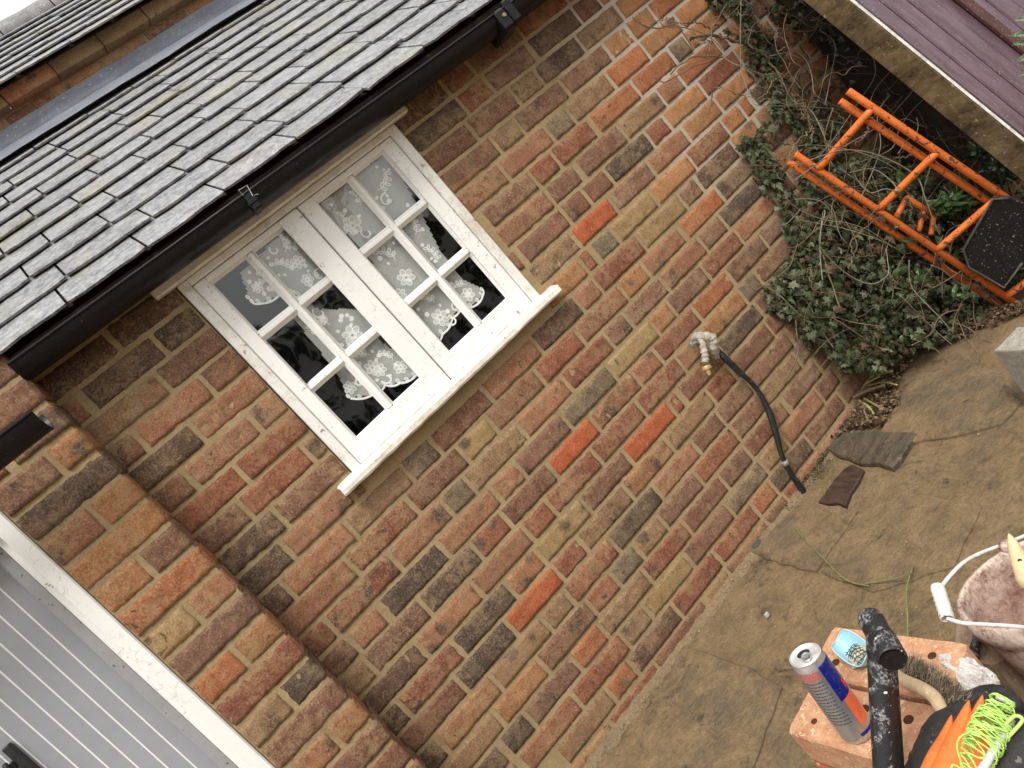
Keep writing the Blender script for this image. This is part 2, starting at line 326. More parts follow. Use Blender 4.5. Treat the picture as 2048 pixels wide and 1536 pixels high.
# ---------------------------------------------------------------- the brick house
PAL=dict(r=(.33,.088,.042),m=(.25,.120,.078),p=(.43,.190,.100),O=(.52,.24,.088),o=(.50,.150,.048),v=(.62,.110,.022),t=(.36,.225,.112),y=(.48,.33,.13),k=(.040,.035,.034),g=(.175,.155,.10),b=(.225,.090,.052),d=(.085,.046,.033))
PITCH=.0783; Z0=.060
TILES={
'1':(1000,0,5.12,"580 340 S d;640 600 S k;900 110 H b;1000 310 S t;1170 150 H k;890 710 S m;1200 430 H O;930 980 S t;1330 680 S o;1450 230 H O;1650 400 S O;1580 740 S o;1900 150 S O;1850 510 H g;1200 1100 S o;1940 690 S r;1750 920 H p;1450 1190 S t;1900 1100 S O;1640 1350 H r;600 1260 H g;440 1120 S m;90 1110 S m"),
'2':(1348,0,5.12,"230 60 S O;300 280 S O;450 750 S r;440 1060 H O;580 900 S O;740 790 H O;290 1220 S O;780 1080 S O;900 930 H k;610 1250 H O;940 1150 H p;1100 1290 S b;1350 1330 H b;600 530 H m;620 250 H O;1050 1000 H b"),
'A':(800,150,5.12,"570 70 S d;1030 60 S d;1300 140 H t;790 220 H r;380 560 S k;200 370 S d;950 430 S m;520 740 S b;740 950 S m;1100 610 H t;850 1230 S r;1290 790 S p;1480 990 H r;1640 1180 S O;1150 1270 S b;1260 1450 S p"),
'3':(1100,250,5.12,"560 280 S m;820 360 S k;1250 300 S p;1620 200 S r;1900 230 H b;490 660 M b;280 850 M b;850 640 S m;1270 560 S O;1700 430 S d;450 1020 S v;-20 1130 S m;860 960 S y;1440 690 H m;1160 980 S y;1580 900 S o;1900 530 S g;590 1210 H g;100 1370 S t;290 1450 S O;1690 1100 H m;1960 800 S k"),
'4':(1200,500,5.12,"180 160 S r;350 310 H O;620 110 S t;500 530 S m;850 210 S p;950 420 S m;200 810 H m;640 700 H O;1180 450 S o;1240 90 S r;1500 130 S m;360 1000 S y;800 870 S r;1290 640 S O;1520 400 H g;1700 490 H m;480 1190 H p;900 1080 H p;1450 830 S k;1800 690 H b;1060 1260 S b;620 1350 S r;1230 1360 H r;1540 1000 S b;1730 1100 S m;230 1400 S r"),
'B':(1000,550,5.12,"600 530 S k;910 210 H p;600 130 S O;600 860 S r;170 950 S p;890 910 S r;1040 430 S p;900 1270 S g;230 1250 S b;490 1340 S p;1160 1280 S r"),
'5':(700,800,5.12,"1130 260 S b;740 600 M g;320 1010 S t;1290 430 H y;880 830 S b;1510 600 S t;1080 1010 H g;1640 850 H p;370 1320 S r;760 1340 S p;1230 1240 S p;1820 950 S b;1450 1370 M r"),
'6':(1050,800,5.12,"210 470 S m;490 470 S v;960 340 S r;1270 330 S v;1560 80 M p;1700 230 S t;1830 330 M b;510 830 S r;820 830 S b;1260 700 S O;1540 680 S p;1920 560 S r;130 1220 H r;370 1290 S y;830 1170 S t;1140 1170 S k;1580 990 S m;1810 1060 S b;1260 1350 M t"),
'7':(700,1050,5.12,"690 570 S k;1060 590 S k;1590 380 S p;1800 500 M p;180 730 S r;1040 980 S p;520 1150 S m;1400 960 S k;190 1090 S t;1850 740 S v;1400 1330 S k;1740 1250 S t"),
'8':(400,1050,5.12,"170 130 S b;480 230 S k;1040 120 S r;1200 350 S p;590 550 S k;1170 800 S p;740 790 H d;1190 1250 H r"),
'9':(600,1200,4.571,"340 560 H b;880 760 S d;520 750 H t;1200 740 S r;880 1140 H d;1250 1060 S b;1540 1060 S O;1200 1450 H k;1620 1350 S t"),
'T':(900,1100,3.413,"480 950 S O;740 400 M t;770 610 S b;925 425 L t;820 75 H r;950 165 S r;1070 270 H r;1200 110 M g;1190 370 S t;1450 240 S y;1270 490 M t;960 660 M o;1390 600 S d;1690 220 S r;1050 820 S r;1190 900 H o;1820 240 H t;700 970 S m;820 1090 H p;940 1200 S t;700 1260 S p;440 1200 H k;200 1150 S t"),
'U':(1300,850,5.12,"1090 150 S b;860 420 M b;950 600 S g;1230 260 M t;1440 380 S d;1160 750 H o;590 1050 S b;870 1080 S r;180 1250 S r;560 1430 S r"),
'V':(1348,600,4.096,"1220 970 S b;880 600 S t;1120 360 S g;1290 420 S b;1050 650 S m;480 810 M b;590 960 M m"),
'C':(200,700,5.12,"250 180 S k;830 210 S k;250 640 S t;1250 180 H b;720 640 S p;1320 560 S p;1720 560 H p;640 1120 S d;1240 1050 S p;1720 980 S r;260 1030 H b;760 1430 H b;1120 1500 S r;1750 1330 S r"),
'D':(350,800,5.12,"1390 520 H b;1360 860 S b;1400 1200 S p;1000 1450 S k;1640 1460 S r;350 1330 S b"),
'E':(0,560,5.12,"800 850 S d;1500 400 S d;1850 560 M k"),
}
LEN=dict(S=.226,H=.112,M=.138,L=.075)
def off(x):
    K=[(-.3,-.27),(.5,-.23),(1.0,-.16),(1.5,-.12),(2.2,0),(9,0)]
    if x<=-.3: return -.27
    for (a,b),(c,d) in zip(K,K[1:]):
        if x<=c: return b+(d-b)*(x-a)/(c-a)
    return 0
def courses(spec,Y,xa,xb,ka,kb,zb=Z0,pt=PITCH,of=off):
    rows={}
    for key,(ox,oy,s_,txt) in spec.items():
        for it in txt.split(';'):
            x,y,L,c=it.split(); p=onY(ox+float(x)/s_,oy+float(y)/s_,Y)
            k=math.floor((p.z-zb)/pt-of(p.x))
            rows.setdefault(k,[]).append([p.x,LEN[L],c,1])
    out=[]
    rnd=random.Random(5)
    for k in range(ka,kb+1):
        L=sorted(rows.get(k,[])); N=[]
        for q in L:
            if q[0]<xa or q[0]>xb: continue
            if N and q[0]-N[-1][0] < .38*(q[1]+N[-1][1]): continue      # same brick read twice
            N.append(q)
        # spans
        sp=[[q[0]-q[1]/2,q[0]+q[1]/2,q[2]] for q in N]
        for a,b in zip(sp,sp[1:]):
            gap=b[0]-a[1]
            if gap<.05: mid=(a[1]+b[0])/2; a[1]=mid-.005; b[0]=mid+.005
        res=[]; cur=xa
        def fillgap(a,b):
            x=a
            while b-x>.05:
                rem=b-x
                if rem<.16: L_=rem-.010
                elif rem<.26: L_=rem-.010
                else: L_=.108 if rnd.random()<.45 else .218
                if rem-L_-.010<.055: L_=rem-.010 if rem<.27 else L_
                pal='rmpbtbrmdpO' if not(x>1.9 and k>9) else 'OOpobOt'
                if k<2 and x>1.5: pal='bmtr'
                res.append([x,x+L_,rnd.choice(pal)]); x+=L_+.010
        for s0 in sp:
            if s0[0]-cur>.05: fillgap(cur,s0[0]-.010)
            elif s0[0]<cur: s0[0]=cur
            if s0[1]-s0[0]>.03: res.append(s0)
            cur=s0[1]+.010
        if xb-cur>.05: fillgap(cur,xb+.010)
        for a,b,c in res: out.append((k,a,b,c))
    return out
def brick_face(mb,x0,x1,z0,z1,Yf,col,seed,ax=0,dep_=.014):
    """front face of one brick as a small worn grid; ax 0: faces -Y, ax 1: faces +X at x=Yf (x0,x1 are y)"""
    rnd=random.Random(seed); L=x1-x0; H=z1-z0
    n=max(3,int(L/.0095)); e=.0030
    us=[0,e]+[e+(L-2*e)*i/n for i in range(1,n)]+[L-e,L]
    ws=[0,e,H*.2,H*.35,H*.5,H*.65,H*.8,H-e,H]
    cr=rnd.uniform(.0025,.007); rg=rnd.uniform(.6,2.0); tilt=rnd.uniform(-.0012,.0012); yo=rnd.uniform(-.0018,.0016)
    chip=[rnd.random()<.25 for _ in range(4)]
    vs=[]; cs=[]; c2=rnd.choice(PALS); amt=rnd.choice([0,0,.2,.35,.6]); th_=rnd.uniform(-.15,.25)
    sp_l=[(rnd.uniform(0,L),rnd.uniform(0,H),rnd.uniform(.010,.026)) for _ in range(rnd.choice([0,0,1,1,2]))] if rnd.random()<.42 else []
    for j,wv in enumerate(ws):
        for i,uv in enumerate(us):
            bu=min(uv,L-uv); bw=min(wv,H-wv)
            x=x0+uv; z=z0+wv
            fx=nz(x*38,z*38,seed%97); fz=nz(x*38+9,z*38,seed%89+7); f2=nz(x*110,z*110,seed%71)
            # worn outline
            if bw<.006: z+= (-1 if wv>H/2 else 1)*(abs(fz)*.0044*rg-.0012) + f2*.0014
            if bu<.006: x+= (-1 if uv>L/2 else 1)*(abs(fx)*.0040*rg-.0010) + f2*.0014
            g_=nz(x*14,z*30,seed%61)+.5*nz(x*45,z*60,seed%53); k_=max(0,min(1,(g_-th_)*4))*amt
            cc=[col[q]*(1-k_)+c2[q]*k_ for q in range(3)]
            for (a_,b_,r2_) in sp_l:
                dd_=math.hypot(uv-a_,wv-b_)+.010*nz(x*90,z*90,2)
                k2=max(0,min(1,(r2_-dd_)/.006))*.85; cc=[cc[q]*(1-k2)+.035*k2 for q in range(3)]
            cs.append((*cc,col[3]))
            ci=(0 if uv<L/2 else 1)+(0 if wv<H/2 else 2); rr=cr*(2.1 if chip[ci] else 1)
            if bu<rr and bw<rr:
                a=Vector((rr-bu,rr-bw)); 
                if a.length>rr:
                    q=a.normalized()*rr; x+=(a.x-q.x)*(1 if uv<L/2 else -1); z+=(a.y-q.y)*(1 if wv<H/2 else -1)
            edge=(i in(0,len(us)-1)) or (j in(0,len(ws)-1)); sec=(i in(1,len(us)-2)) or (j in(1,len(ws)-2))
            y=yo+tilt*(uv/L-.5)*2
            if edge: y+=dep_
            elif sec: y+=.0010+abs(fx)*.0016
            else: y+=fx*.0024*rg+f2*.0016
            vs.append((x,Yf+y,z) if ax==0 else (Yf-y,x,z))
    nu=len(us); fs=[(j*nu+i,j*nu+i+1,(j+1)*nu+i+1,(j+1)*nu+i) for j in range(len(ws)-1) for i in range(nu-1)]
    b0=len(mb.c); mb.add(vs,fs,0,col); mb.c[b0:b0+len(cs)]=cs
PALS=[PAL[q] for q in 'rmpObtdykrpt']
def vary(c,rnd,a=.14):
    f=1+rnd.uniform(-a,a); h=rnd.uniform(-.05,.05)
    return (c[0]*f*(1+h),c[1]*f,c[2]*f*(1-h),rnd.uniform(.45,1.0))
WX0,WX1,WZ0,WZ1=.172,.972,1.104,1.822
house=thing('brick_house',(0.3,0,0),'old red brick cottage with slate roof, white window and grey boarded door','house')
wall=MB(); rnd=random.Random(3)
JH=.0085
for (k,a,b,c) in courses(TILES,0.0,-.235,3.4,-1,23):
    z0=Z0+k*PITCH+JH/2; z1=z0+PITCH-JH+rnd.uniform(-.0015,.0015)
    wob=.0025*nz(a*1.3,k*.7)+off((a+b)/2)*PITCH; z0+=wob; z1+=wob
    segs=[(a,b)]
    if z1>WZ0+.01 and z0<WZ1-.01:
        segs=[]
        if a<WX0: segs.append((a,min(b,WX0)))
        if b>WX1: segs.append((max(a,WX1),b))
    for (p,q) in segs:
        if q-p<.02: continue
        cc_=vary(PAL[c],rnd)
        if c=='v': cc_=cc_[:3]+(.15,)
        if c in 'Oo' and p>1.45 and z0>.95: cc_=tuple(min(.8,q9*1.22) for q9 in cc_[:3])+(.30,)
        brick_face(wall,p,q,z0,z1,-.0042,cc_,int(a*9973)+k*131)
def msheet(mb,x0,x1,z0,z1,y,step=.02,m=1):
    nu=max(1,int((x1-x0)/step)); nv=max(1,int((z1-z0)/step))
    mb.grid(lambda u,v:(lambda x,z:(x,y+.0014*nz(x*30,z*30)+.0008*nz(x*90,z*90,3),z))(x0+(x1-x0)*u,z0+(z1-z0)*v),nu,nv,m,cf=lambda u,v:(1,1,1,1-max(0,min(1,(x0+(x1-x0)*u-1.55)*3))*max(0,min(1,(z0+(z1-z0)*v-.85)*4))))
Ym=-.0004
msheet(wall,-.235,WX0,-.1,1.935,Ym); msheet(wall,WX0,WX1,-.1,WZ0,Ym); msheet(wall,WX0,WX1,WZ1,1.935,Ym); msheet(wall,WX1,3.4,-.1,1.935,Ym)
wall.build('wall',[M_BR,M_MO],house,smooth=True)
# pier beside the door
PIERT={
'P':(0,820,5.12,"600 130 H r;740 400 S p;330 730 H m;740 860 S k;1200 930 H O;800 1260 H p;300 300 H d"),
'Q':(60,1000,5.12,"820 440 S O;1370 470 H m;970 840 H O;1400 920 S o;1860 980 H p;1440 1290 H y"),
'R':(350,1236,3.1725,"220 180 S m;520 130 H O;310 370 H o;560 390 S r;800 400 H k;620 630 H t;820 720 S b;1090 650 H O;920 860 H p;1180 860 S b"),
'E':(0,560,5.12,"150 1250 S b;80 1000 H m"),
}
YP=-.11; PX0,PX1=-.458,-.2245
pier=MB()
for (k,a,b,c) in courses(PIERT,YP,PX0,PX1,-1,23,-.003,.080,lambda x:0):
    z0=-.003+k*.080+JH/2; z1=z0+.080-JH
    if b>PX1-.05: b=PX1
    if a<PX0+.03: a=PX0
    jx=rnd.uniform(-.002,.002) if b>PX1-.02 else 0
    brick_face(pier,a,b+jx,z0,z1,YP-.0042,vary(PAL[c],rnd),int(a*7919)+k*177)
    if b>PX1-.03: brick_face(pier,YP,-.004,z0,z1,PX1+jx-.0005,vary(PAL[c],rnd),int(a*7019)+k*17,1)
msheet(pier,PX0,PX1-.006,-.1,1.93,YP+Ym)
pier.grid(lambda u,v:(PX1-.006,YP+.001+.109*u,-.1+2.03*v),6,80,1)
pier.grid(lambda u,v:(PX0,YP+.1*(1-u),-.1+2.03*v),2,2,1)
pier.build('pier',[M_BR,M_MO],house,smooth=True)
# --- slate roofs
def slates(mb,X0,X1,Y1,Zb,pitch,gauge,rows,wd,seed,th=.0055,lift=.007):
    rnd=random.Random(seed); cp,sp=math.cos(pitch),math.sin(pitch)
    up=Vector((0,cp,sp)); nr=Vector((0,-sp,cp))
    for r_ in range(rows):
        x=X0-(wd/2 if r_%2 else 0)+rnd.uniform(-.02,.02)
        while x<X1:
            w_=wd*rnd.uniform(.86,1.12); s0=r_*gauge+rnd.uniform(-.006,.006); s1=s0+gauge+.06
            tl=rnd.uniform(-.006,.006); hh=lift+th+rnd.uniform(0,.004); 
            c=random.choice([(.135,.139,.148),(.15,.153,.162),(.108,.112,.12),(.142,.136,.142),(.13,.136,.136),(.12,.123,.13),(.17,.174,.184)])
            k9=rnd.uniform(.90,1.40); c=tuple(q*k9 for q in c)+(1,)
            n=6; lo=[];
            for i in range(n+1):
                t=i/n; jj=rnd.uniform(-.0022,.0022)*(2.2 if r_==0 else 1); e=0
                if i in(0,n): e=rnd.uniform(0,.006)
                lo.append((x+.0034+(w_-.0068)*t, s0+jj+e+tl*(t-.5)))
            def P(px,s,h): return Vector((px,Y1,Zb))+up*s+nr*h
            b=hh+.004
            vs=[P(px,s,b) for px,s in lo]+[P(px,s+.012,b+.0006) for px,s in lo]+[P(px,s1,.001) for px,s in lo]+[P(px,s,b-th-.001) for px,s in lo]+[P(px,s,b) for px,s in lo]
            N=n+1; fs=[]
            for i in range(n):
                fs+=[(i,i+1,N+i+1,N+i),(N+i,N+i+1,2*N+i+1,2*N+i),(3*N+i,3*N+i+1,4*N+i+1,4*N+i)]
            fs+=[(3*N,0,N,2*N),(3*N+n,2*N+n,N+n,n)]
            b0=len(mb.c); mb.add(vs,fs,0,c)
            for q in range(b0+3*N,b0+5*N): mb.c[q]=(.028,.027,.026,1)  # edges coloured dark: dirt plus the shadow lines between slates
            x+=w_
    # underlay
    def U(u,v): return Vector((X0+(X1-X0)*u,Y1,Zb))+up*(.03+(rows*gauge-.03)*v)-nr*.004
    mb.grid(U,1,1,1)
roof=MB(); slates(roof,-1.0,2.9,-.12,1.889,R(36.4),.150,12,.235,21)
# boarding under the slates, seen dark above the gutter
roof.box((-1.0,-.10,1.872),(2.9,-.055,1.890),1)
roof.box((-1.0,-.055,1.886),(2.9,.02,1.930),1)
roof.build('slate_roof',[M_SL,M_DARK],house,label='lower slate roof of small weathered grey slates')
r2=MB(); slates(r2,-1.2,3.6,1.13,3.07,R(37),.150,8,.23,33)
r2.box((-1.2,1.185,3.101),(3.6,1.28,3.125),1)
u2=Vector((0,math.cos(R(37)),math.sin(R(37))))
rp=Vector((0,1.13,3.07))+u2*1.22
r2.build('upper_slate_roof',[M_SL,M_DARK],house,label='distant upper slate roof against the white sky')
rid=MB(); 
for i in range(17):
    x=-1.2+i*.3
    prof=[(.075,0),(.08,.29)]
    rid.lathe([(.07+.006*nz(i),0),(.075,.02),(.072,.15),(.076,.292)],(x,rp.y+.03,rp.z+.005),(1,0,0),14)
rid.build('ridge_tile_row',simple('lichened_ridge',(.16,.16,.17),(.33,.33,.33),20,.9,.006,.2,(.5,.5,.48),90),house,smooth=True)
# upper wall: dentil course and red clay tile corbel
uw=MB(); 
x=-1.1; i=0; rr=random.Random(8)
while x<3.4:
    L_=rr.choice([.215,.215,.11]); c=PAL[rr.choice('tObptO')]; 
    brick_face(uw,x,x+L_,2.968,3.036,1.245,vary(c,rr),i*77+5)
    brick_face(uw,x-.06,x+L_-.06,2.89,2.956,1.245,vary(c,rr),i*79+5)
    x+=L_+.010; i+=1
x=-1.05;i=0
while x<3.4:
    L_=.225; c=rr.choice(['o','o','t','r','o','t'])
    b=PAL[c]; uw.box((x,1.19,3.040),(x+L_-.004,1.27,3.1005),2,vary(b,rr),.004); x+=L_;i+=1
msheet(uw,-1.1,3.4,2.7,3.05,1.252,.08)
uw.build('upper_wall',[M_BR,M_MO,M_TILE],house,smooth=False,label='strip of brickwork and red clay tiles under the upper eaves')
fl=MB(); sp36,cp36=math.sin(R(36)),math.cos(R(36))
def FL(u,v):
    x=-1.1+4.5*u; wv=.006*nz(x*3,0,2)+.002*nz(x*17)
    P=[(1.238,2.974+wv),(1.232,2.935),(1.225,2.905),(1.20,2.893),(1.12,2.838),(1.095,2.815+wv)]
    t=v*(len(P)-1); i=min(int(t),len(P)-2); f=t-i
    y=P[i][0]*(1-f)+P[i+1][0]*f; z=P[i][1]*(1-f)+P[i+1][1]*f
    return (x,y-.004,z+.016)
fl.grid(FL,160,10); fl.build('lead_flashing',M_LEAD,house,smooth=True)
# --- gutter, main eave
def gutter(mb,x0,x1,yc,zc,wd,dp,th=.003,n=12,drop=0.0,m=None):
    N=max(2,int((x1-x0)/.05)); 
    def prof(s,off):
        a=math.pi*s; return (yc-math.cos(a)*(wd/2-off), zc-math.sin(a)*(dp-off))
    for off,flip in((0,0),(th,1)):
        def fn(u,v):
            y,z=prof(v,off); x=x0+(x1-x0)*u
            return (x,y+.0006*nz(x*12,v*3),z-drop*u+.0008*nz(x*6))
        mb.grid(fn,N,n,m)
    for x,u in((x0,0),(x1,1)):
        vs=[];
        for i in range(n+1): y,z=prof(i/n,0); vs.append((x,y,z-drop*u))
        for i in range(n+1): y,z=prof(i/n,th); vs.append((x,y,z-drop*u))
        mb.add(vs,[(i,i+1,n+2+i,n+1+i) for i in range(n)],m)
    # rolled lip
    y,z=prof(0,0); mb.tube([(x0,y,z),((x0+x1)/2,y,z-drop/2),(x1,y,z-drop)],.0042,8,m)
gu=MB(); gutter(gu,-.228,1.405,-.098,1.867,.100,.045,drop=.010); gutter(gu,1.425,2.9,-.098,1.857,.100,.045)
guo=gu.build('gutter',M_GUT,house,smooth=True)
b=MB()
for bx in (.455,):
    b.box((bx-.013,-.155,1.812),(bx+.013,-.10,1.860),0,bev=.005); b.box((bx-.017,-.158,1.826),(bx+.014,-.138,1.842),0,bev=.005)
    b.tube([(bx-.01,-.155,1.86),(bx-.013,-.162,1.875),(bx+.012,-.164,1.872),(bx+.004,-.168,1.842),(bx+.018,-.166,1.838)],.0012,5,1)
b.build('gutter_clip',[M_GUT,simple('wire_grey',(.3,.3,.3),(.45,.45,.44),50,.5,.0)],guo)
b=MB(); b.box((1.385,-.160,1.795),(1.425,-.04,1.862),0,bev=.008); b.box((1.43,-.156,1.80),(1.462,-.04,1.875),0,bev=.006)
b.tube([(1.405,-.16,1.835),(1.405,-.166,1.835)],.006,10,1); b.build('gutter_joint',[M_GUT,simple('rust',(.16,.12,.07),(.3,.24,.16),80,.7,.0)],guo)
# white strip under gutter
s=MB(); 
def strip(u,v):
    x=.12+1.33*u; return (x,-.018+.001*nz(x*20),1.845+.024*v-(.002 if v<.5 else 0)*nz(x*25))
s.grid(strip,60,3); s.grid(lambda u,v:(.12+1.33*u,-.018+.02*v,1.845),20,1); s.box((.12,-.016,1.87),(1.45,0,1.888))
s.build('eaves_strip',M_W,house)
# --- lower gutter stub at the door eave
g2=MB(); gutter(g2,-1.0,-.243,-.245,1.722,.085,.048,m=0)
g2.build('door_gutter',[M_GUT,M_DARK],house,smooth=True,label='short black gutter end above the grey door')
# --- window
win=link(bpy.data.objects.new('window',None)); win.parent=house; win.location=Vector((.57,0,1.45))-house.location; tag(win,'small white twelve pane casement window with flaking paint')
GL=(.247,.519); GR=(.624,.890); GZ=(1.190,1.772)
f=MB()
def rbox(mb,a,b,bev=.003,n=14,j=.0012,m=None):
    """box with slightly wavy long edges"""
    mb.box(a,b,m,bev=bev)
f.box((.176,-.012,1.126),(.206,.06,1.812),bev=.003); f.box((.936,-.012,1.126),(.968,.06,1.812),bev=.003)
f.box((.206,-.012,1.792),(.936,.06,1.812),bev=.003); f.box((.206,-.010,1.106),(.936,.06,1.129),bev=.003)
f.build('window_frame',M_W,win)
h=MB(); h.box((.116,-.030,1.813),(1.026,.0,1.841),bev=.004); h.build('head_board',M_W,win)
s=MB(); n=40
def sill(u,v):
    x=.116+.900*u; P=[(-.0,1.131),(-.020,1.129),(-.048,1.1245),(-.054,1.118),(-.054,1.104),(-.050,1.098),(-.02,1.097),(0,1.097)]
    t=v*(len(P)-1); i=min(int(t),len(P)-2); ff=t-i; y=P[i][0]*(1-ff)+P[i+1][0]*ff; z=P[i][1]*(1-ff)+P[i+1][1]*ff
    k=.0016*nz(x*22,v*4,2)+.003*nz(x*5,7)*(v>.4)
    return (x+ (.006*nz(v*7,1) if u in(0,1) else 0),y+k,z+k)
s.grid(sill,70,14)
for u in (0,1):
    vs=[sill(u,j/14) for j in range(15)]; s.add(vs,[tuple(range(15))])
s.build('sill',M_SILL,win,smooth=False)
def casement(x0,x1,g0,g1):
    c=MB(); y0,y1=-.004,.036
    c.box((x0,y0,1.131),(g0,y1,1.790),bev=.0025); c.box((g1,y0,1.131),(x1,y1,1.790),bev=.0025)
    c.box((g0,y0,GZ[1]),(g1,y1,1.790),bev=.0025); c.box((g0,y0,1.131),(g1,y1,GZ[0]),bev=.0025)
    xm=(g0+g1)/2; b=.0095
    c.box((xm-b,.003,GZ[0]),(xm+b,.03,GZ[1]),bev=.005)
    for i in (1,2):
        z=GZ[0]+(GZ[1]-GZ[0])*i/3
        c.box((g0,.0025,z-b),(xm-b+.001,.0295,z+b),bev=.005); c.box((xm+b-.001,.0025,z-b),(g1,.0295,z+b),bev=.005)
    # putty fillets round each pane
    for xa,xb in((g0,xm-b),(xm+b,g1)):
        for i in range(3):
            za=GZ[0]+(GZ[1]-GZ[0])*i/3+(b if i else 0); zb=GZ[0]+(GZ[1]-GZ[0])*(i+1)/3-(b if i<2 else 0); e=.007
            vs=[(xa,.006,za),(xb,.006,za),(xb,.006,zb),(xa,.006,zb),(xa+e,.0155,za+e),(xb-e,.0155,za+e),(xb-e,.0155,zb-e),(xa+e,.0155,zb-e)]
            vs=[(p[0]+random.uniform(-.0008,.0008),p[1],p[2]+random.uniform(-.0008,.0008)) for p in vs]
            c.add(vs,[(0,1,5,4),(1,2,6,5),(2,3,7,6),(3,0,4,7)])
    o=c.build('casement',M_W2,win); 
    gl=MB()
    for xa,xb in((g0,xm),(xm,g1)):
        for i in range(3):
            za=GZ[0]+(GZ[1]-GZ[0])*i/3; zb=za+(GZ[1]-GZ[0])/3; t=random.uniform(-.0018,.0018); t2=random.uniform(-.0022,.0022)
            gl.add([(xa,.016+t,za),(xb,.016-t,za),(xb,.016-t+t2,zb),(xa,.016+t+t2,zb)],[(0,1,2,3)])
    gl.build('glazing',M_GLASS,win)
    return o
casement(.2075,.568,*GL); casement(.572,.9345,*GR)
ir=MB(); ir.box((.50,-.012,1.13),(.566,-.0045,1.788),bev=.003); pass
ir.build('meeting_stile',M_W2,win)
# room behind
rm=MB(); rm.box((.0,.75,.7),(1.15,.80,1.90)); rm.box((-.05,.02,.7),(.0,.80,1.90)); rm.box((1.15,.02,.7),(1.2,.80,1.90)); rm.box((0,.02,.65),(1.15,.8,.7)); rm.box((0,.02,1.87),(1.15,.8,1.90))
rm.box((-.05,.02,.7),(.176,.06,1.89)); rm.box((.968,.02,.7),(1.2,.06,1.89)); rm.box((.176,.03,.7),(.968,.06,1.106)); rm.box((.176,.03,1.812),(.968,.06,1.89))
rm.build('room_interior',M_ROOM,house)
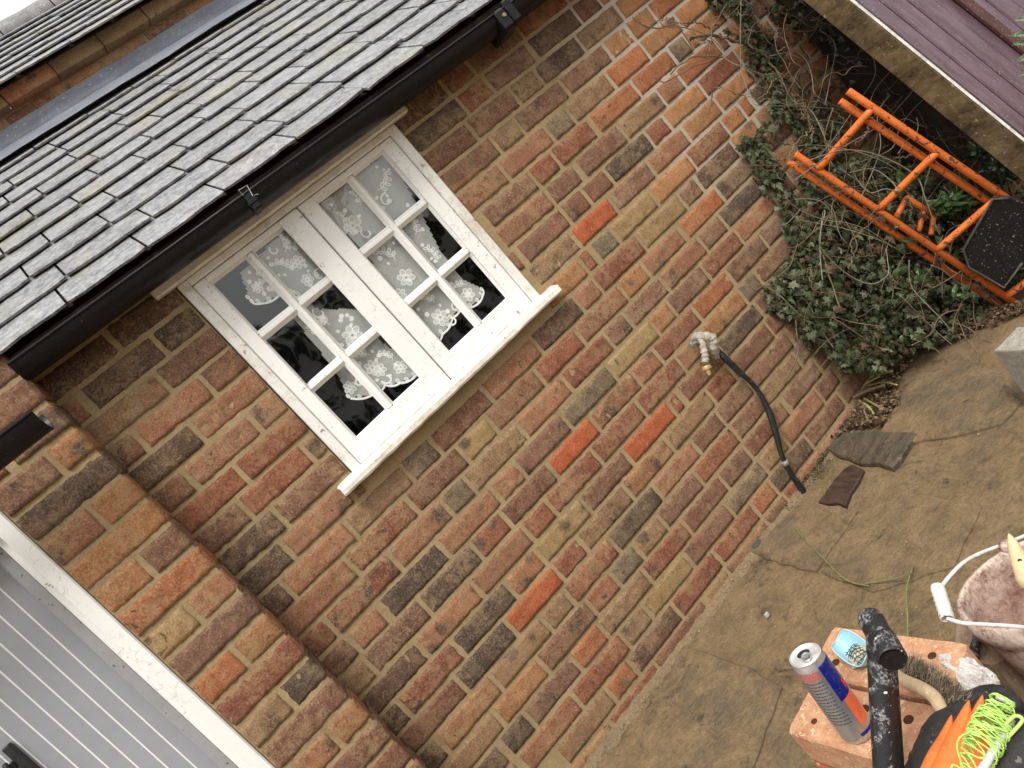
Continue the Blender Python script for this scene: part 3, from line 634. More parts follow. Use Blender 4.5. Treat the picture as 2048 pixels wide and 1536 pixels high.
# ---------------------------------------------------------------- lace curtains
def tri_fan(poly): return poly
def curtain(px,label,motifs,hem,Y=.036,seed=0):
    P=[onY(u,v,Y) for u,v in px]
    xs=[p.x for p in P]; zs=[p.z for p in P]; x0,x1,z0,z1=min(xs),max(xs),min(zs),max(zs)
    def inside(x,z):
        c=False; n=len(P)
        for i in range(n):
            a,b=P[i],P[(i+1)%n]
            if (a.z>z)!=(b.z>z) and x<(b.x-a.x)*(z-a.z)/(b.z-a.z)+a.x: c=not c
        return c
    def fy(x,z): return Y+.006*math.sin((x*75+4*nz(x*4,z*3,seed)))*(.4+.6*abs(nz(x*3,z*2,seed+3))*2)+.005*nz(x*6,z*4,seed)
    m=MB(); st=.006; nx=int((x1-x0)/st)+1; nzz=int((z1-z0)/st)+1; idx={}
    for i in range(nx+1):
        for j in range(nzz+1):
            x=x0+i*st; z=z0+j*st; idx[i,j]=len(m.v); m.v.append((x,fy(x,z),z)); m.c.append((1,1,1,1))
    for i in range(nx):
        for j in range(nzz):
            if inside(x0+(i+.5)*st,z0+(j+.5)*st): m.f.append((idx[i,j],idx[i+1,j],idx[i+1,j+1],idx[i,j+1])); m.mi.append(0)
    def ribbon(pts,w_,mi=1):
        w_*=1.15
        vs=[];
        for i,(x,z) in enumerate(pts):
            a=pts[max(i-1,0)];b=pts[min(i+1,len(pts)-1)]; t=Vector((b[0]-a[0],b[1]-a[1])); 
            if t.length==0: t=Vector((1,0))
            t.normalize(); n_=Vector((-t.y,t.x))*w_
            for s_ in(1,-1): X=x+n_.x*s_; Z=z+n_.y*s_; vs.append((X,fy(X,Z)-.0015,Z))
        m.add(vs,[(2*i,2*i+1,2*i+3,2*i+2) for i in range(len(pts)-1)],mi)
    def petal(cx,cz,a,l,w_):
        pts=[]
        for k in range(9):
            t=2*math.pi*k/8; u=.5*l*(1-math.cos(t)); v=w_*math.sin(t); pts.append((cx+u*math.cos(a)-v*math.sin(a),cz+u*math.sin(a)+v*math.cos(a)))
        ribbon(pts,.0011)
        vs=[(x,fy(x,z)-.001,z) for x,z in pts[:8]]; m.add(vs,[tuple(range(8))],2)
    for (u,v,kind,s_,a0) in motifs:
        c=onY(u,v,Y); 
        if kind=='f':
            for k in range(6): petal(c.x+.004*s_*math.cos(a0+k*1.047),c.z+.004*s_*math.sin(a0+k*1.047),a0+k*1.047,.016*s_,.006*s_)
            ribbon([(c.x+.004*s_*math.cos(t*.785),c.z+.004*s_*math.sin(t*.785)) for t in range(9)],.0012)
            ribbon([(c.x+.0075*s_*math.cos(t*.52),c.z+.0075*s_*math.sin(t*.52)) for t in range(13)],.0012)
        elif kind=='l':
            L_=.05*s_; pts=[(c.x+L_*t/8*math.cos(a0+.10*t),c.z+L_*t/8*math.sin(a0+.10*t)) for t in range(9)]; ribbon(pts,.0009)
            for t in (2,4,6,8):
                for sd in(1,-1): petal(pts[t][0],pts[t][1],a0+.1*t+sd*.9,.014*s_,.0042*s_)
        else:
            pts=[(c.x+.02*s_*math.cos(a0+t*.35)*(1-.06*t),c.z+.02*s_*math.sin(a0+t*.35)*(1-.06*t)) for t in range(14)]; ribbon(pts,.0024)
    rq=random.Random(seed+40)
    for _ in range(60):
        x=rq.uniform(x0,x1); z=rq.uniform(z0,z1)
        if not all(inside(x+a_,z+b_) for a_,b_ in((.012,0),(-.012,0),(0,.012),(0,-.012))): continue
        a0=rq.uniform(0,6.3); s9=rq.uniform(.35,.6)
        for k in range(rq.choice((3,5,6))): petal(x,z,a0+k*1.1,.013*s9,.005*s9)
    H=[onY(u,v,Y) for u,v in hem]
    pts=[]
    for i in range(len(H)-1):
        n=6
        for k in range(n):
            p=H[i].lerp(H[i+1],k/n); nrm=Vector((H[i+1].z-H[i].z,H[i].x-H[i+1].x)).normalized(); s_=abs(math.sin(math.pi*k/n*1))*.006
            pts.append((p.x+nrm.x*s_,p.z+nrm.y*s_))
    ribbon(pts,.0028); 
    for i in range(0,len(pts),3): petal(pts[i][0],pts[i][1]+.003,1.57+.6*nz(i*.7),.013,.004)
    o=m.build('lace_curtain',[M_NET,M_LACE,M_LACE2],label=label,cat='curtain',group='lace curtains behind the window'); return o
curtain([(480,545),(560,470),(600,430),(672,520),(670,560),(640,585),(600,592),(560,590),(520,608),(500,600)],
 'lace curtain bunched high behind the left casement',[(570,505,'l',1.0,.3),(595,525,'f',1.0,.2),(615,560,'f',.9,.6),(515,575,'f',.8,0),(535,565,'l',.7,2.0),(640,550,'s',1,1),(585,540,'l',.9,1.2),(550,500,'s',.8,2)],[(500,600),(520,608),(560,590),(600,592),(640,585)],seed=1)
curtain([(598,600),(640,618),(690,618),(730,620),(760,680),(840,738),(830,752),(800,765),(770,768),(745,790),(700,795),(670,740),(630,690),(590,640),(570,622)],
 'lace curtain draped low behind the left casement',[(705,670,'f',1.5,.3),(660,650,'l',1.1,1.6),(690,700,'l',1.0,-2.4),(745,735,'f',1.2,.1),(760,740,'f',1.0,.5),(800,735,'f',1.0,.4),(740,710,'l',1.0,1.9),(700,775,'f',1.0,.1),(785,720,'l',.8,1.2),(640,625,'s',1.1,2),(590,625,'f',1.0,.2),(720,765,'s',1.0,0),(775,755,'s',1,3),(615,660,'l',.9,-1.0)],[(700,797),(745,790),(770,770),(800,766),(830,752),(842,738)],seed=4)
curtain([(640,410),(700,360),(770,310),(800,345),(845,430),(880,500),(925,560),(962,575),(965,590),(945,612),(925,605),(905,635),(885,665),(868,690),(850,670),(800,600),(740,520)],
 'long lace curtain with scalloped hem behind the right casement',[(705,450,'f',1.5,.9),(690,470,'l',1.2,.2),(755,380,'l',1.2,-.4),(775,400,'s',1.2,1),(735,465,'s',1.0,2),(790,520,'l',1.1,1.2),(812,555,'f',1.4,.4),(800,590,'f',1.0,.2),(875,525,'l',1.0,.7),(880,635,'f',1.4,.1),(870,605,'l',1.0,1.4),(912,615,'s',1.1,0),(935,590,'f',1.1,.4),(930,570,'l',.9,2.0),(850,580,'s',1.0,2),(760,420,'f',.9,0),(830,470,'l',1.0,.3),(905,640,'s',.9,3),(720,410,'l',.8,.6)],[(868,692),(885,668),(905,637),(925,607),(945,614),(965,592),(962,575)],seed=8)
# ---------------------------------------------------------------- door
door=link(bpy.data.objects.new('door',None)); door.parent=house; door.location=Vector((-.8,-.1,1.0))-house.location; tag(door,'grey vertical boarded door in a white frame')
f=MB(); f.box((-.4995,-.112,-.05),(-.461,-.01,1.66),bev=.004); f.box((-.519,-.088,-.05),(-.500,-.01,1.66),bev=.003)
f.box((-1.6,-.112,1.60),(-.4997,-.01,1.66),bev=.004)
f.build('door_frame',M_W2,door)
f=MB(); f.box((-.552,-.070,-.05),(-.5192,-.01,1.59),bev=.006); f.box((-.5535,-.060,-.05),(-.5475,-.052,1.59),bev=.002)
f.build('door_stop',simple('grey_stop_paint',(.26,.265,.275),(.33,.335,.34),7,.45,.0005,.4,(.1,.1,.1),60),door)
f=MB(); x=-.5535; BP=.0405
for i in range(26):
    f.box((x-BP+.0019,-.040,-.05),(x-.0019,-.01,1.58),0,bev=.0006); f.box((x-.00185,-.0403,-.05),(x+.00185,-.012,1.58),1); x-=BP
f.build('boards',[M_DOOR,M_GRV],door)
f=MB(); q1=onY(16,1488,-.05); q2=onY(72,1540,-.05)
f.box((q1.x-.016,-.058,q2.z-.10),(q1.x+.004,-.0405,q1.z),bev=.003); f.tube([(q1.x-.03,-.058,q1.z-.03),(q1.x-.03,-.085,q1.z-.05),(q1.x-.03,-.085,q1.z-.10),(q1.x-.03,-.06,q1.z-.13)],.006,8)
f.box((q1.x-.09,-.056,q1.z-.055),(q1.x-.018,-.041,q1.z-.035),bev=.003)
f.build('latch',simple('black_iron',(.008,.008,.009),(.02,.02,.02),60,.5,.002,.5),door)
# ---------------------------------------------------------------- tap and lagged pipe
tp=thing('garden_tap',onY(1410,690,-.03),'outdoor tap wrapped in grey tape with a brass connector and black pipe','tap')
m=MB(); a=onY(1392,676,-.004); b=onY(1400,672,-.05); c_=onY(1425,676,-.07); d_=onY(1428,694,-.06); e_=onY(1432,712,-.03)
def spl(P,n=6):
    P=[Vector(p) for p in P]; o=[]
    for i in range(len(P)-1):
        p0=P[max(i-1,0)];p1=P[i];p2=P[i+1];p3=P[min(i+2,len(P)-1)]
        for k in range(n):
            t=k/n; o.append(.5*((2*p1)+(p2-p0)*t+(2*p0-5*p1+4*p2-p3)*t*t+(3*p1-p0-3*p2+p3)*t**3))
    o.append(P[-1]); return o
L=spl([a,b,c_,d_,e_],7); m.tube(L,[.014+.0022*math.sin(i*1.9)+.001*random.random() for i in range(len(L))],14,0,jit=.05)
L=spl([b,onY(1408,700,-.055),onY(1411,716,-.055),onY(1410,726,-.055)],7); m.tube(L,[.0125+.002*math.sin(i*1.7) for i in range(len(L))],14,0,jit=.05)
m.tube([onY(1384,690,-.05),onY(1392,684,-.052),onY(1402,690,-.055)],.005,8,1); m.tube([onY(1380,684,-.05),onY(1388,696,-.052)],.006,8,1)
m.build('lagging',[simple('taped_lagging',(.20,.18,.14),(.56,.52,.44),45,.8,.003,.2,(.07,.08,.08),90),simple('dull_metal',(.12,.11,.10),(.25,.24,.22),80,.5,.001)],tp,smooth=True)
m=MB(); q=onY(1412,731,-.055); dn=(onY(1417,744,-.055)-q).normalized()
m.lathe([(.0,0),(.0125,0),(.0135,.003),(.0135,.011),(.011,.013),(.007,.014),(.0065,.020),(.0085,.021),(.0085,.025),(.006,.027),(.006,.033),(.0,.033)],q,dn,16)
for k in range(16):
    an=k*.3927; A=dn.orthogonal().normalized(); B=dn.cross(A); m.tube([q+dn*.002+(A*math.cos(an)+B*math.sin(an))*.0135,q+dn*.012+(A*math.cos(an)+B*math.sin(an))*.0135],.0013,4)
m.build('connector',simple('brass',(.55,.40,.16),(.72,.58,.30),60,.4,.0004,.5,Metallic=.6),tp,smooth=False)
m=MB(); L=spl([onY(1430,698,-.035),onY(1450,716,-.045),onY(1472,738,-.045),onY(1507,770,-.045),onY(1530,806,-.045),onY(1544,840,-.045),onY(1554,876,-.04),onY(1564,912,-.035),onY(1582,947,-.03),onY(1598,970,-.025),onY(1612,992,-.02)],8)
m.tube(L,[.0110*(.92+.14*math.sin(i*.19)) for i in range(len(L))],12,0,jit=.04)
m.tube([L[58],L[60]],.0120,12,1)
m.build('pipe',[simple('black_pipe',(.008,.009,.009),(.022,.024,.023),60,.45,.001,.4,(.07,.075,.07),90,sth=.62),simple('pipe_tape',(.12,.12,.12),(.3,.29,.27),80,.6,.001)],tp,smooth=True)
# ---------------------------------------------------------------- leaves and stems
def leafmat(name,a,b,rough=.62,edge=(.25,.26,.12)):
    m=NM(name); col=m.attr(); n=m.noise(60,4,.7); c=m.mix(m.ramp(n,.35,.65),m.mix(.6,col,(.5,.5,.5),'MULTIPLY'),col)
    return m.fin(c,rough,m.bump(n,.0015),.25)
M_LEAF=leafmat('ivy_leaf',0,0); M_DRY=leafmat('dead_leaf',0,0,.9)
M_STEM=simple('bare_stem',(.10,.07,.045),(.22,.16,.10),30,.85,.0015,.2); M_WIRE=simple('pale_dry_stem',(.15,.13,.095),(.27,.24,.18),50,.7,.0003,.3)
IVY=[(0,0),(.30,-.18),(.52,.02),(.30,.30),(.46,.55),(.20,.58),(0,1.0),(-.20,.58),(-.46,.55),(-.30,.30),(-.52,.02),(-.30,-.18)]
LAU=[(0,0),(.16,.2),(.22,.45),(.18,.72),(0,1.05),(-.18,.72),(-.22,.45),(-.16,.2)]
DRYL=[(0,0),(.3,.15),(.38,.5),(.2,.85),(0,1),(-.25,.8),(-.36,.45),(-.26,.12)]
def leaf(mb,p,nrm,up,s,shape,c,curl=.12,mi=0):
    n_=Vector(nrm).normalized(); u_=Vector(up); u_=(u_-n_*u_.dot(n_))
    if u_.length<1e-4: u_=n_.orthogonal()
    u_.normalize(); r_=u_.cross(n_)
    ce=Vector(p)+u_*(s*.42)+n_*(s*curl*1.2)
    vs=[ce]+[Vector(p)+r_*(x*s)+u_*(y*s)-n_*(s*curl*(abs(x)*2)**1.5)+n_*(s*curl*.5*math.sin(i*2.3)) for i,(x,y) in enumerate(shape)]
    k=len(shape); mb.add(vs,[(0,1+i,1+(i+1)%k) for i in range(k)],mi,c)
rnd=random.Random(77)
ivy=thing('ivy',(2.0,-.1,0),'dark green ivy with trailing stems spreading over the right end of the brick wall','ivy')
fo=MB(); st=MB()
def gre(rnd,l=0):
    b=rnd.choice([(.040,.052,.020),(.050,.066,.026),(.066,.082,.036),(.095,.110,.060),(.030,.036,.016),(.12,.135,.08),(.075,.048,.024),(.045,.058,.022)])
    k=rnd.uniform(.55,1.45); return (b[0]*k,b[1]*k,b[2]*k,1)
def inpoly(x,y,P):
    c=False
    for i in range(len(P)):
        a,b=P[i],P[(i+1)%len(P)]
        if (a[1]>y)!=(b[1]>y) and x<(b[0]-a[0])*(y-a[1])/(b[1]-a[1])+a[0]: c=not c
    return c
# dense mass: px outline on the wall, depth grows to the right
DEN=[(1560,430),(1588,505),(1560,540),(1545,585),(1532,600),(1556,628),(1600,648),(1640,690),(1690,745),(1750,745),(1830,700),(1960,660),(2048,640),(2120,560),(2100,420),(1960,380),(1840,330),(1740,300),(1680,330),(1620,370)]
MID=[(1545,395),(1560,430),(1580,500),(1540,560),(1520,590),(1540,620),(1590,650),(1620,700),(1640,640),(1600,500),(1620,400),(1640,300),(1600,260),(1560,300)]
SPA=[(1410,0),(1440,30),(1480,80),(1500,150),(1530,230),(1505,280),(1500,330),(1530,390),(1570,440),(1660,420),(1700,330),(1690,230),(1720,120),(1650,20),(1600,-40),(1440,-60)]
def scatter(poly,N,y0,y1,s0,s1,dens=None,shape=IVY,mb=fo,colf=gre):
    us=[p[0] for p in poly]; vs=[p[1] for p in poly]; c=0; tries=0
    while c<N and tries<N*40:
        tries+=1; u=rnd.uniform(min(us),max(us)); v=rnd.uniform(min(vs),max(vs))
        if not inpoly(u,v,poly): continue
        if dens and nz(u*.013,v*.013,5)+.25*nz(u*.05,v*.05)<rnd.uniform(*dens): continue
        t=max(0,min(1,(u-1560)/480)); yy=y0+(y1-y0)*t; y=yy*rnd.random()**.5-.006
        p=onY(u,v,y)
        if p.z<.0: p.z=rnd.uniform(.0,.05); 
        nr=Vector((rnd.gauss(-.15,.45),-1,rnd.gauss(.35,.45))); s_=rnd.uniform(s0,s1)
        leaf(mb,p,nr,Vector((rnd.gauss(-.3,.8),0,-1+rnd.gauss(0,.7))),s_,shape,colf(rnd),rnd.uniform(.05,.25)); c+=1
scatter(DEN,7200,-.05,-.30,.010,.029,(-.75,-.05))
scatter(DEN,500,-.09,-.36,.024,.038,(-.2,.2))
scatter(MID,420,-.02,-.07,.015,.026,(-.15,.25))
scatter(SPA,640,-.03,-.07,.018,.032,(-.06,.30))
for _ in range(75):
    while True:
        u=rnd.uniform(1540,1990); v=rnd.uniform(330,720)
        if inpoly(u,v,DEN): break
    p=onY(u,v,-.06-.26*max(0,min(1,(u-1560)/480))); P=[p]; d=Vector((rnd.gauss(0,1),-.2,rnd.gauss(0,1))).normalized()
    for k in range(5): d=(d+Vector((rnd.gauss(0,.3),rnd.gauss(0,.15),rnd.gauss(0,.3)))).normalized(); P.append(P[-1]+d*.05)
    st.tube(spl(P,3),rnd.uniform(.0010,.0026),5,0)
# trailing lines of leaves along stems
def trail(px,y,n,s0=.02,s1=.035,r=.003,leaves=True,mi=0,jit=.01):
    P=spl([onY(u,v,y if not isinstance(y,(list,tuple)) else y[i]) for i,(u,v) in enumerate(px)],8)
    P=[p+Vector((rnd.gauss(0,jit*.3),rnd.gauss(0,jit*.3),rnd.gauss(0,jit*.3))) for p in P]
    st.tube(P,[r*(1-.5*i/len(P)) for i in range(len(P))],6,mi)
    if leaves:
        for _ in range(n):
            i=rnd.randrange(len(P)-1); p=P[i]+Vector((rnd.gauss(0,.02),-abs(rnd.gauss(0,.012)),rnd.gauss(0,.02)))
            leaf(fo,p,(rnd.gauss(-.1,.4),-1,rnd.gauss(.3,.4)),(rnd.gauss(-.4,.8),0,-1),rnd.uniform(s0,s1),IVY,gre(rnd),rnd.uniform(.05,.2))
trail([(1440,-20),(1490,40),(1530,110),(1560,180),(1600,230),(1640,270)],-.02,150)
trail([(1465,0),(1500,90),(1540,160),(1555,220),(1590,260),(1650,330)],-.015,110)
trail([(1495,290),(1525,320),(1560,370),(1570,420),(1590,480)],-.02,120)
trail([(1390,72),(1430,73),(1470,82),(1510,95),(1545,130),(1575,190),(1600,215),(1640,270),(1680,330)],[-.04]*9,20,r=.006)
for _ in range(26):
    u=rnd.uniform(1400,1660); v=rnd.uniform(-30,260); P=[(u,v)]; a=rnd.uniform(0,6.3)
    for k in range(5): a+=rnd.gauss(0,.6); P.append((P[-1][0]+math.cos(a)*rnd.uniform(15,32),P[-1][1]+math.sin(a)*rnd.uniform(15,32)))
    trail(P,[-rnd.uniform(.02,.14)-.01*k for k in range(6)],0,r=rnd.uniform(.0014,.0032),leaves=False)
for _ in range(30):
    u=rnd.uniform(1600,2000); v=rnd.uniform(200,560); P=[(u,v)]; a=rnd.uniform(0,6.3)
    for k in range(5): a+=rnd.gauss(0,.5); P.append((P[-1][0]+math.cos(a)*rnd.uniform(15,36),P[-1][1]+math.sin(a)*rnd.uniform(15,36)))
    trail(P,[-rnd.uniform(.1,.36)]*6,0,r=rnd.uniform(.0012,.0035),leaves=False)
fo.build('foliage',M_LEAF,ivy); st.build('stem',M_STEM,ivy,smooth=True)
# bare bramble and wire-like dead stems in front
br=thing('bramble',(1.9,-.3,.5),'tangle of thin bare dry bramble stems looping over the orange steps','bramble')
st=MB(); fo2=MB()
W_=[([(1380,62),(1420,90),(1455,120),(1480,132),(1525,148),(1560,152),(1620,150),(1700,138)],-.09,.0013),
([(1482,0),(1481,120),(1490,165),(1505,200),(1518,211),(1600,213),(1680,220),(1730,240),(1780,262),(1790,235),(1770,210),(1745,202)],-.16,.0013),
([(1540,112),(1590,104),(1615,125),(1625,160),(1632,190),(1680,215),(1740,225)],-.15,.0015),
([(1560,150),(1585,200),(1625,225),(1655,290),(1665,330),(1700,350)],-.14,.0022),
([(1645,560),(1640,500),(1645,430),(1650,425),(1640,470),(1645,500),(1690,545),(1740,568),(1775,550),(1775,520),(1772,498)],-.30,.0016),
([(1600,440),(1650,450),(1680,455),(1730,470),(1780,490),(1810,510)],-.30,.0013),
([(1570,395),(1600,420),(1650,440),(1690,445),(1740,462),(1785,495)],-.28,.0013),
([(1700,332),(1715,360),(1740,385),(1770,378),(1795,382),(1780,360),(1745,338),(1700,345)],-.34,.0017),
([(1620,320),(1690,300),(1760,312),(1830,350),(1850,395),(1870,450),(1880,470),(1868,445)],-.36,.0018),
([(1560,300),(1620,290),(1700,300),(1760,320),(1800,345),(1820,372)],-.30,.0013),
([(1818,520),(1822,570),(1850,605),(1880,635),(1905,665)],-.36,.0014),
([(1800,590),(1870,660),(1905,690)],-.30,.0014),
([(1590,360),(1660,310),(1760,250),(1810,200),(1850,150)],-.25,.0022),
([(1700,330),(1780,300),(1800,255),(1830,215),(1870,180)],-.28,.0018),
([(1600,330),(1650,300),(1720,200),(1750,150),(1745,110)],-.2,.0015),
([(1640,60),(1670,90),(1660,160),(1650,210)],-.18,.0016),
([(1730,240),(1750,180),(1790,130),(1800,90)],-.3,.0013),
([(1720,400),(1760,300),(1755,230),(1780,190)],-.3,.0017)]
for px,y,r in W_:
    y0=y; P=[]
    for i,(u,v) in enumerate(px): P.append(onY(u,v,y0+.02*math.sin(i*1.3)))
    P=spl(P,8); st.tube(P,[r]*len(P),5,1)
for _ in range(46):
    u=rnd.uniform(1570,1880); v=rnd.uniform(80,440); P=[(u,v)]; a=rnd.uniform(0,6.3)
    for k in range(5): a+=rnd.gauss(0,.35); P.append((P[-1][0]+math.cos(a)*rnd.uniform(12,30),P[-1][1]+math.sin(a)*rnd.uniform(12,30)))
    y=-rnd.uniform(.12,.42); Q=spl([onY(*q,y) for q in P],5); st.tube(Q,[rnd.uniform(.0007,.0013)]*len(Q),5,rnd.choice([0,0,1]))
for _ in range(14):
    u=rnd.uniform(1380,1600); v=rnd.uniform(-20,120); P=[(u,v)]; a=rnd.uniform(0,6.3)
    for k in range(6): a+=rnd.gauss(0,.4); P.append((P[-1][0]+math.cos(a)*rnd.uniform(12,34),P[-1][1]+math.sin(a)*rnd.uniform(12,34)))
    y=-rnd.uniform(.05,.2); Q=spl([onY(*q,y) for q in P],5); st.tube(Q,[rnd.uniform(.0012,.0026)]*len(Q),5,0)
st.build('stem',[M_STEM,M_WIRE],br,smooth=True)
# laurel seedling behind the steps
la=thing('laurel_shrub',(2.2,-.15,.3),'fresh green broad leaved shrub growing behind the orange steps','shrub')
fo2=MB(); st=MB()
for (u,v,y,n,s_) in [(1895,400,-.30,26,.062),(1950,300,-.10,22,.06),(1870,420,-.22,18,.055),(2010,350,-.15,20,.06),(1930,430,-.25,16,.055),(1990,330,-.2,14,.06),(1900,360,-.15,16,.06),(1960,480,-.30,10,.05)]:
    p=onY(u,v,y); st.tube([p+Vector((.03,.08,-.3)),p+Vector((.01,.04,-.12)),p],[.005,.004,.003],6)
    for k in range(n):
        a=k*2.4; el=rnd.uniform(-.2,.9); d=Vector((math.cos(a)*math.cos(el),math.sin(a)*math.cos(el)-.25,math.sin(el)))
        nr=Vector((0,-.5,1))-d*.3; c=rnd.choice([(.035,.07,.018),(.05,.095,.024),(.026,.052,.015),(.075,.12,.035)])
        leaf(fo2,p+d*.008+Vector((0,0,-.006*k*.3)),nr,d,s_*rnd.uniform(.7,1.1),LAU,c+(1,),.10)
for _ in range(70):
    u=rnd.uniform(1780,2080); v=rnd.uniform(330,600); p=onY(u,v,-rnd.uniform(.1,.33)); c=rnd.choice([(.03,.06,.018),(.045,.09,.025),(.02,.045,.015)])
    leaf(fo2,p,(rnd.gauss(0,.5),-1,rnd.gauss(.5,.4)),(rnd.gauss(0,1),0,rnd.gauss(-.3,.8)),rnd.uniform(.04,.065),LAU,c+(1,),.1)
fo2.build('foliage',leafmat('laurel_leaf',0,0,.28),la); st.build('stem',M_STEM,la)
# fern sprig at the edge over the timber panel
sp=thing('conifer_sprig',onX(2040,90,2.15),'small grey green feathery sprig overhanging the timber panel at the photo edge','plant'); fo2=MB()
for (u0,v0,u1,v1) in [(2080,60,2022,72),(2080,30,2030,40),(2070,105,2034,122),(2085,130,2040,150),(2075,80,2026,88)]:
    a=onX(u0,v0,2.12);b=onX(u1,v1,2.1); fo2.tube([a,b],.0012,4,0,(.1,.1,.05,1))
    for k in range(34):
        t=k/34; p=a.lerp(b,t); 
        for sd in(1,-1): leaf(fo2,p,(-.4,-1,.4),(b-a).normalized()+Vector((0,.0,sd*.9)),.016*(1.2-t),LAU,rnd.choice([(.16,.22,.12,1),(.24,.30,.20,1),(.09,.14,.06,1)]),.05)
fo2.build('foliage',M_LEAF,sp)
# ---------------------------------------------------------------- litter
lit=MB()
def dryc(rnd):
    b=rnd.choice([(.11,.068,.036),(.19,.122,.065),(.07,.045,.027),(.26,.185,.105),(.045,.033,.021),(.13,.078,.042)]); return b+(1,)
LP=[(1660,755),(1700,745),(1760,700),(1860,655),(1960,620),(2048,595),(2048,625),(1990,640),(1900,680),(1840,700),(1790,760),(1800,800),(1760,850),(1700,850),(1650,865),(1620,880)]
c=0
while c<3000:
    u=rnd.uniform(1610,2048); v=rnd.uniform(590,890)
    if not inpoly(u,v,LP): continue
    p=onZ(u,v,rnd.uniform(0,.03)); 
    if p.y>-.004: p.y=-.004-rnd.random()*.03
    leaf(lit,p,(rnd.gauss(0,.5),rnd.gauss(-.2,.5),1),(rnd.gauss(0,1),rnd.gauss(0,1),rnd.gauss(0,.3)),rnd.uniform(.006,.021),rnd.choice([DRYL,LAU,IVY]),dryc(rnd),.25); c+=1
for (u0,v0,ru,rv,n,s1) in [(1622,912,22,34,620,.010),(1600,960,16,20,160,.009),(1560,1010,20,12,90,.008),(1690,830,40,20,200,.014)]:
    for _ in range(n):
        p=onZ(u0+rnd.gauss(0,ru*.5),v0+rnd.gauss(0,rv*.5),rnd.uniform(0,.018)); p.y=min(p.y,-.006)
        leaf(lit,p,(rnd.gauss(0,.6),rnd.gauss(-.2,.6),1),(rnd.gauss(0,1),rnd.gauss(0,1),rnd.gauss(0,.3)),rnd.uniform(.004,s1),DRYL,dryc(rnd),.25)
for _ in range(160):
    u=rnd.uniform(1660,2040); v=rnd.uniform(600,860)
    if not inpoly(u,v,LP): continue
    p=onZ(u,v,.015); p.y=min(p.y,-.01); a=rnd.uniform(0,6.3); l=rnd.uniform(.03,.12); d=Vector((math.cos(a),math.sin(a),rnd.gauss(0,.25)))*l
    lit.tube([p-d*.5,p+Vector((rnd.gauss(0,.006),0,.006)),p+d*.5],rnd.uniform(.0012,.003),5,0,dryc(rnd))
lit.build('leaf_litter',M_DRY,kind='stuff',label='brown leaf litter and twigs along the foot of the wall')
ms=MB()
for _ in range(900):
    u=rnd.gauss(1630,16); v=rnd.gauss(930,16); p=onZ(u,v,rnd.uniform(0,.012)); p.y=min(p.y,-.01)
    leaf(ms,p,(rnd.gauss(0,.6),rnd.gauss(0,.6),1),(rnd.gauss(0,1),rnd.gauss(0,1),.5),rnd.uniform(.003,.007),LAU,rnd.choice([(.06,.10,.025,1),(.10,.15,.04,1),(.04,.06,.02,1)]),.1)
ms.build('moss',M_LEAF,kind='stuff',label='small patch of green moss where the pipe meets the ground')
gv=MB()
for _ in range(1500):
    if rnd.random()<.62:
        t=rnd.random(); a=onZ(1190,1530,0).lerp(onZ(1640,905,0),t); p=a+Vector((0,0,0)); p.y=-abs(rnd.gauss(0,.03))-.004
    else: p=Vector((rnd.uniform(0,2.0),rnd.uniform(-1.1,-.02),0))
    s_=rnd.uniform(.0008,.0026)*(2 if rnd.random()<.05 else 1); c=rnd.choice([(.34,.27,.17,1),(.22,.16,.10,1),(.42,.30,.2,1),(.12,.10,.08,1),(.45,.2,.12,1)])
    z=.012+s_*.2 if rnd.random()<.2 else s_*.4
    gv.add([p+Vector((s_*a_*rnd.uniform(.6,1.3),s_*b_*rnd.uniform(.6,1.3),z+s_*c_)) for a_,b_,c_ in((1,0,0),(0,1,0),(-1,0,0),(0,-1,0),(0,0,1),(0,0,-1))],[(0,1,4),(1,2,4),(2,3,4),(3,0,4),(1,0,5),(2,1,5),(3,2,5),(0,3,5)],0,c)
gv.build('grit',M_DRY,kind='stuff',label='scattered sandy grit and mortar crumbs on the paving')
# sand washed against the wall foot
sd_=MB()
def sandf(u,v):
    p=onZ(1175,1545,0).lerp(onZ(1700,800,0),u); w_=.035+.035*abs(nz(u*22,3)); h=.010+.010*abs(nz(u*30,8))
    return (p.x,-.001-w_*v,h*(1-v)**1.4-.006*v)
sd_.grid(sandf,160,6); sd_.build('sand_fillet',mortarmat('wet_sand',(.215,.15,.08),(.14,.10,.055)),kind='structure',smooth=True)
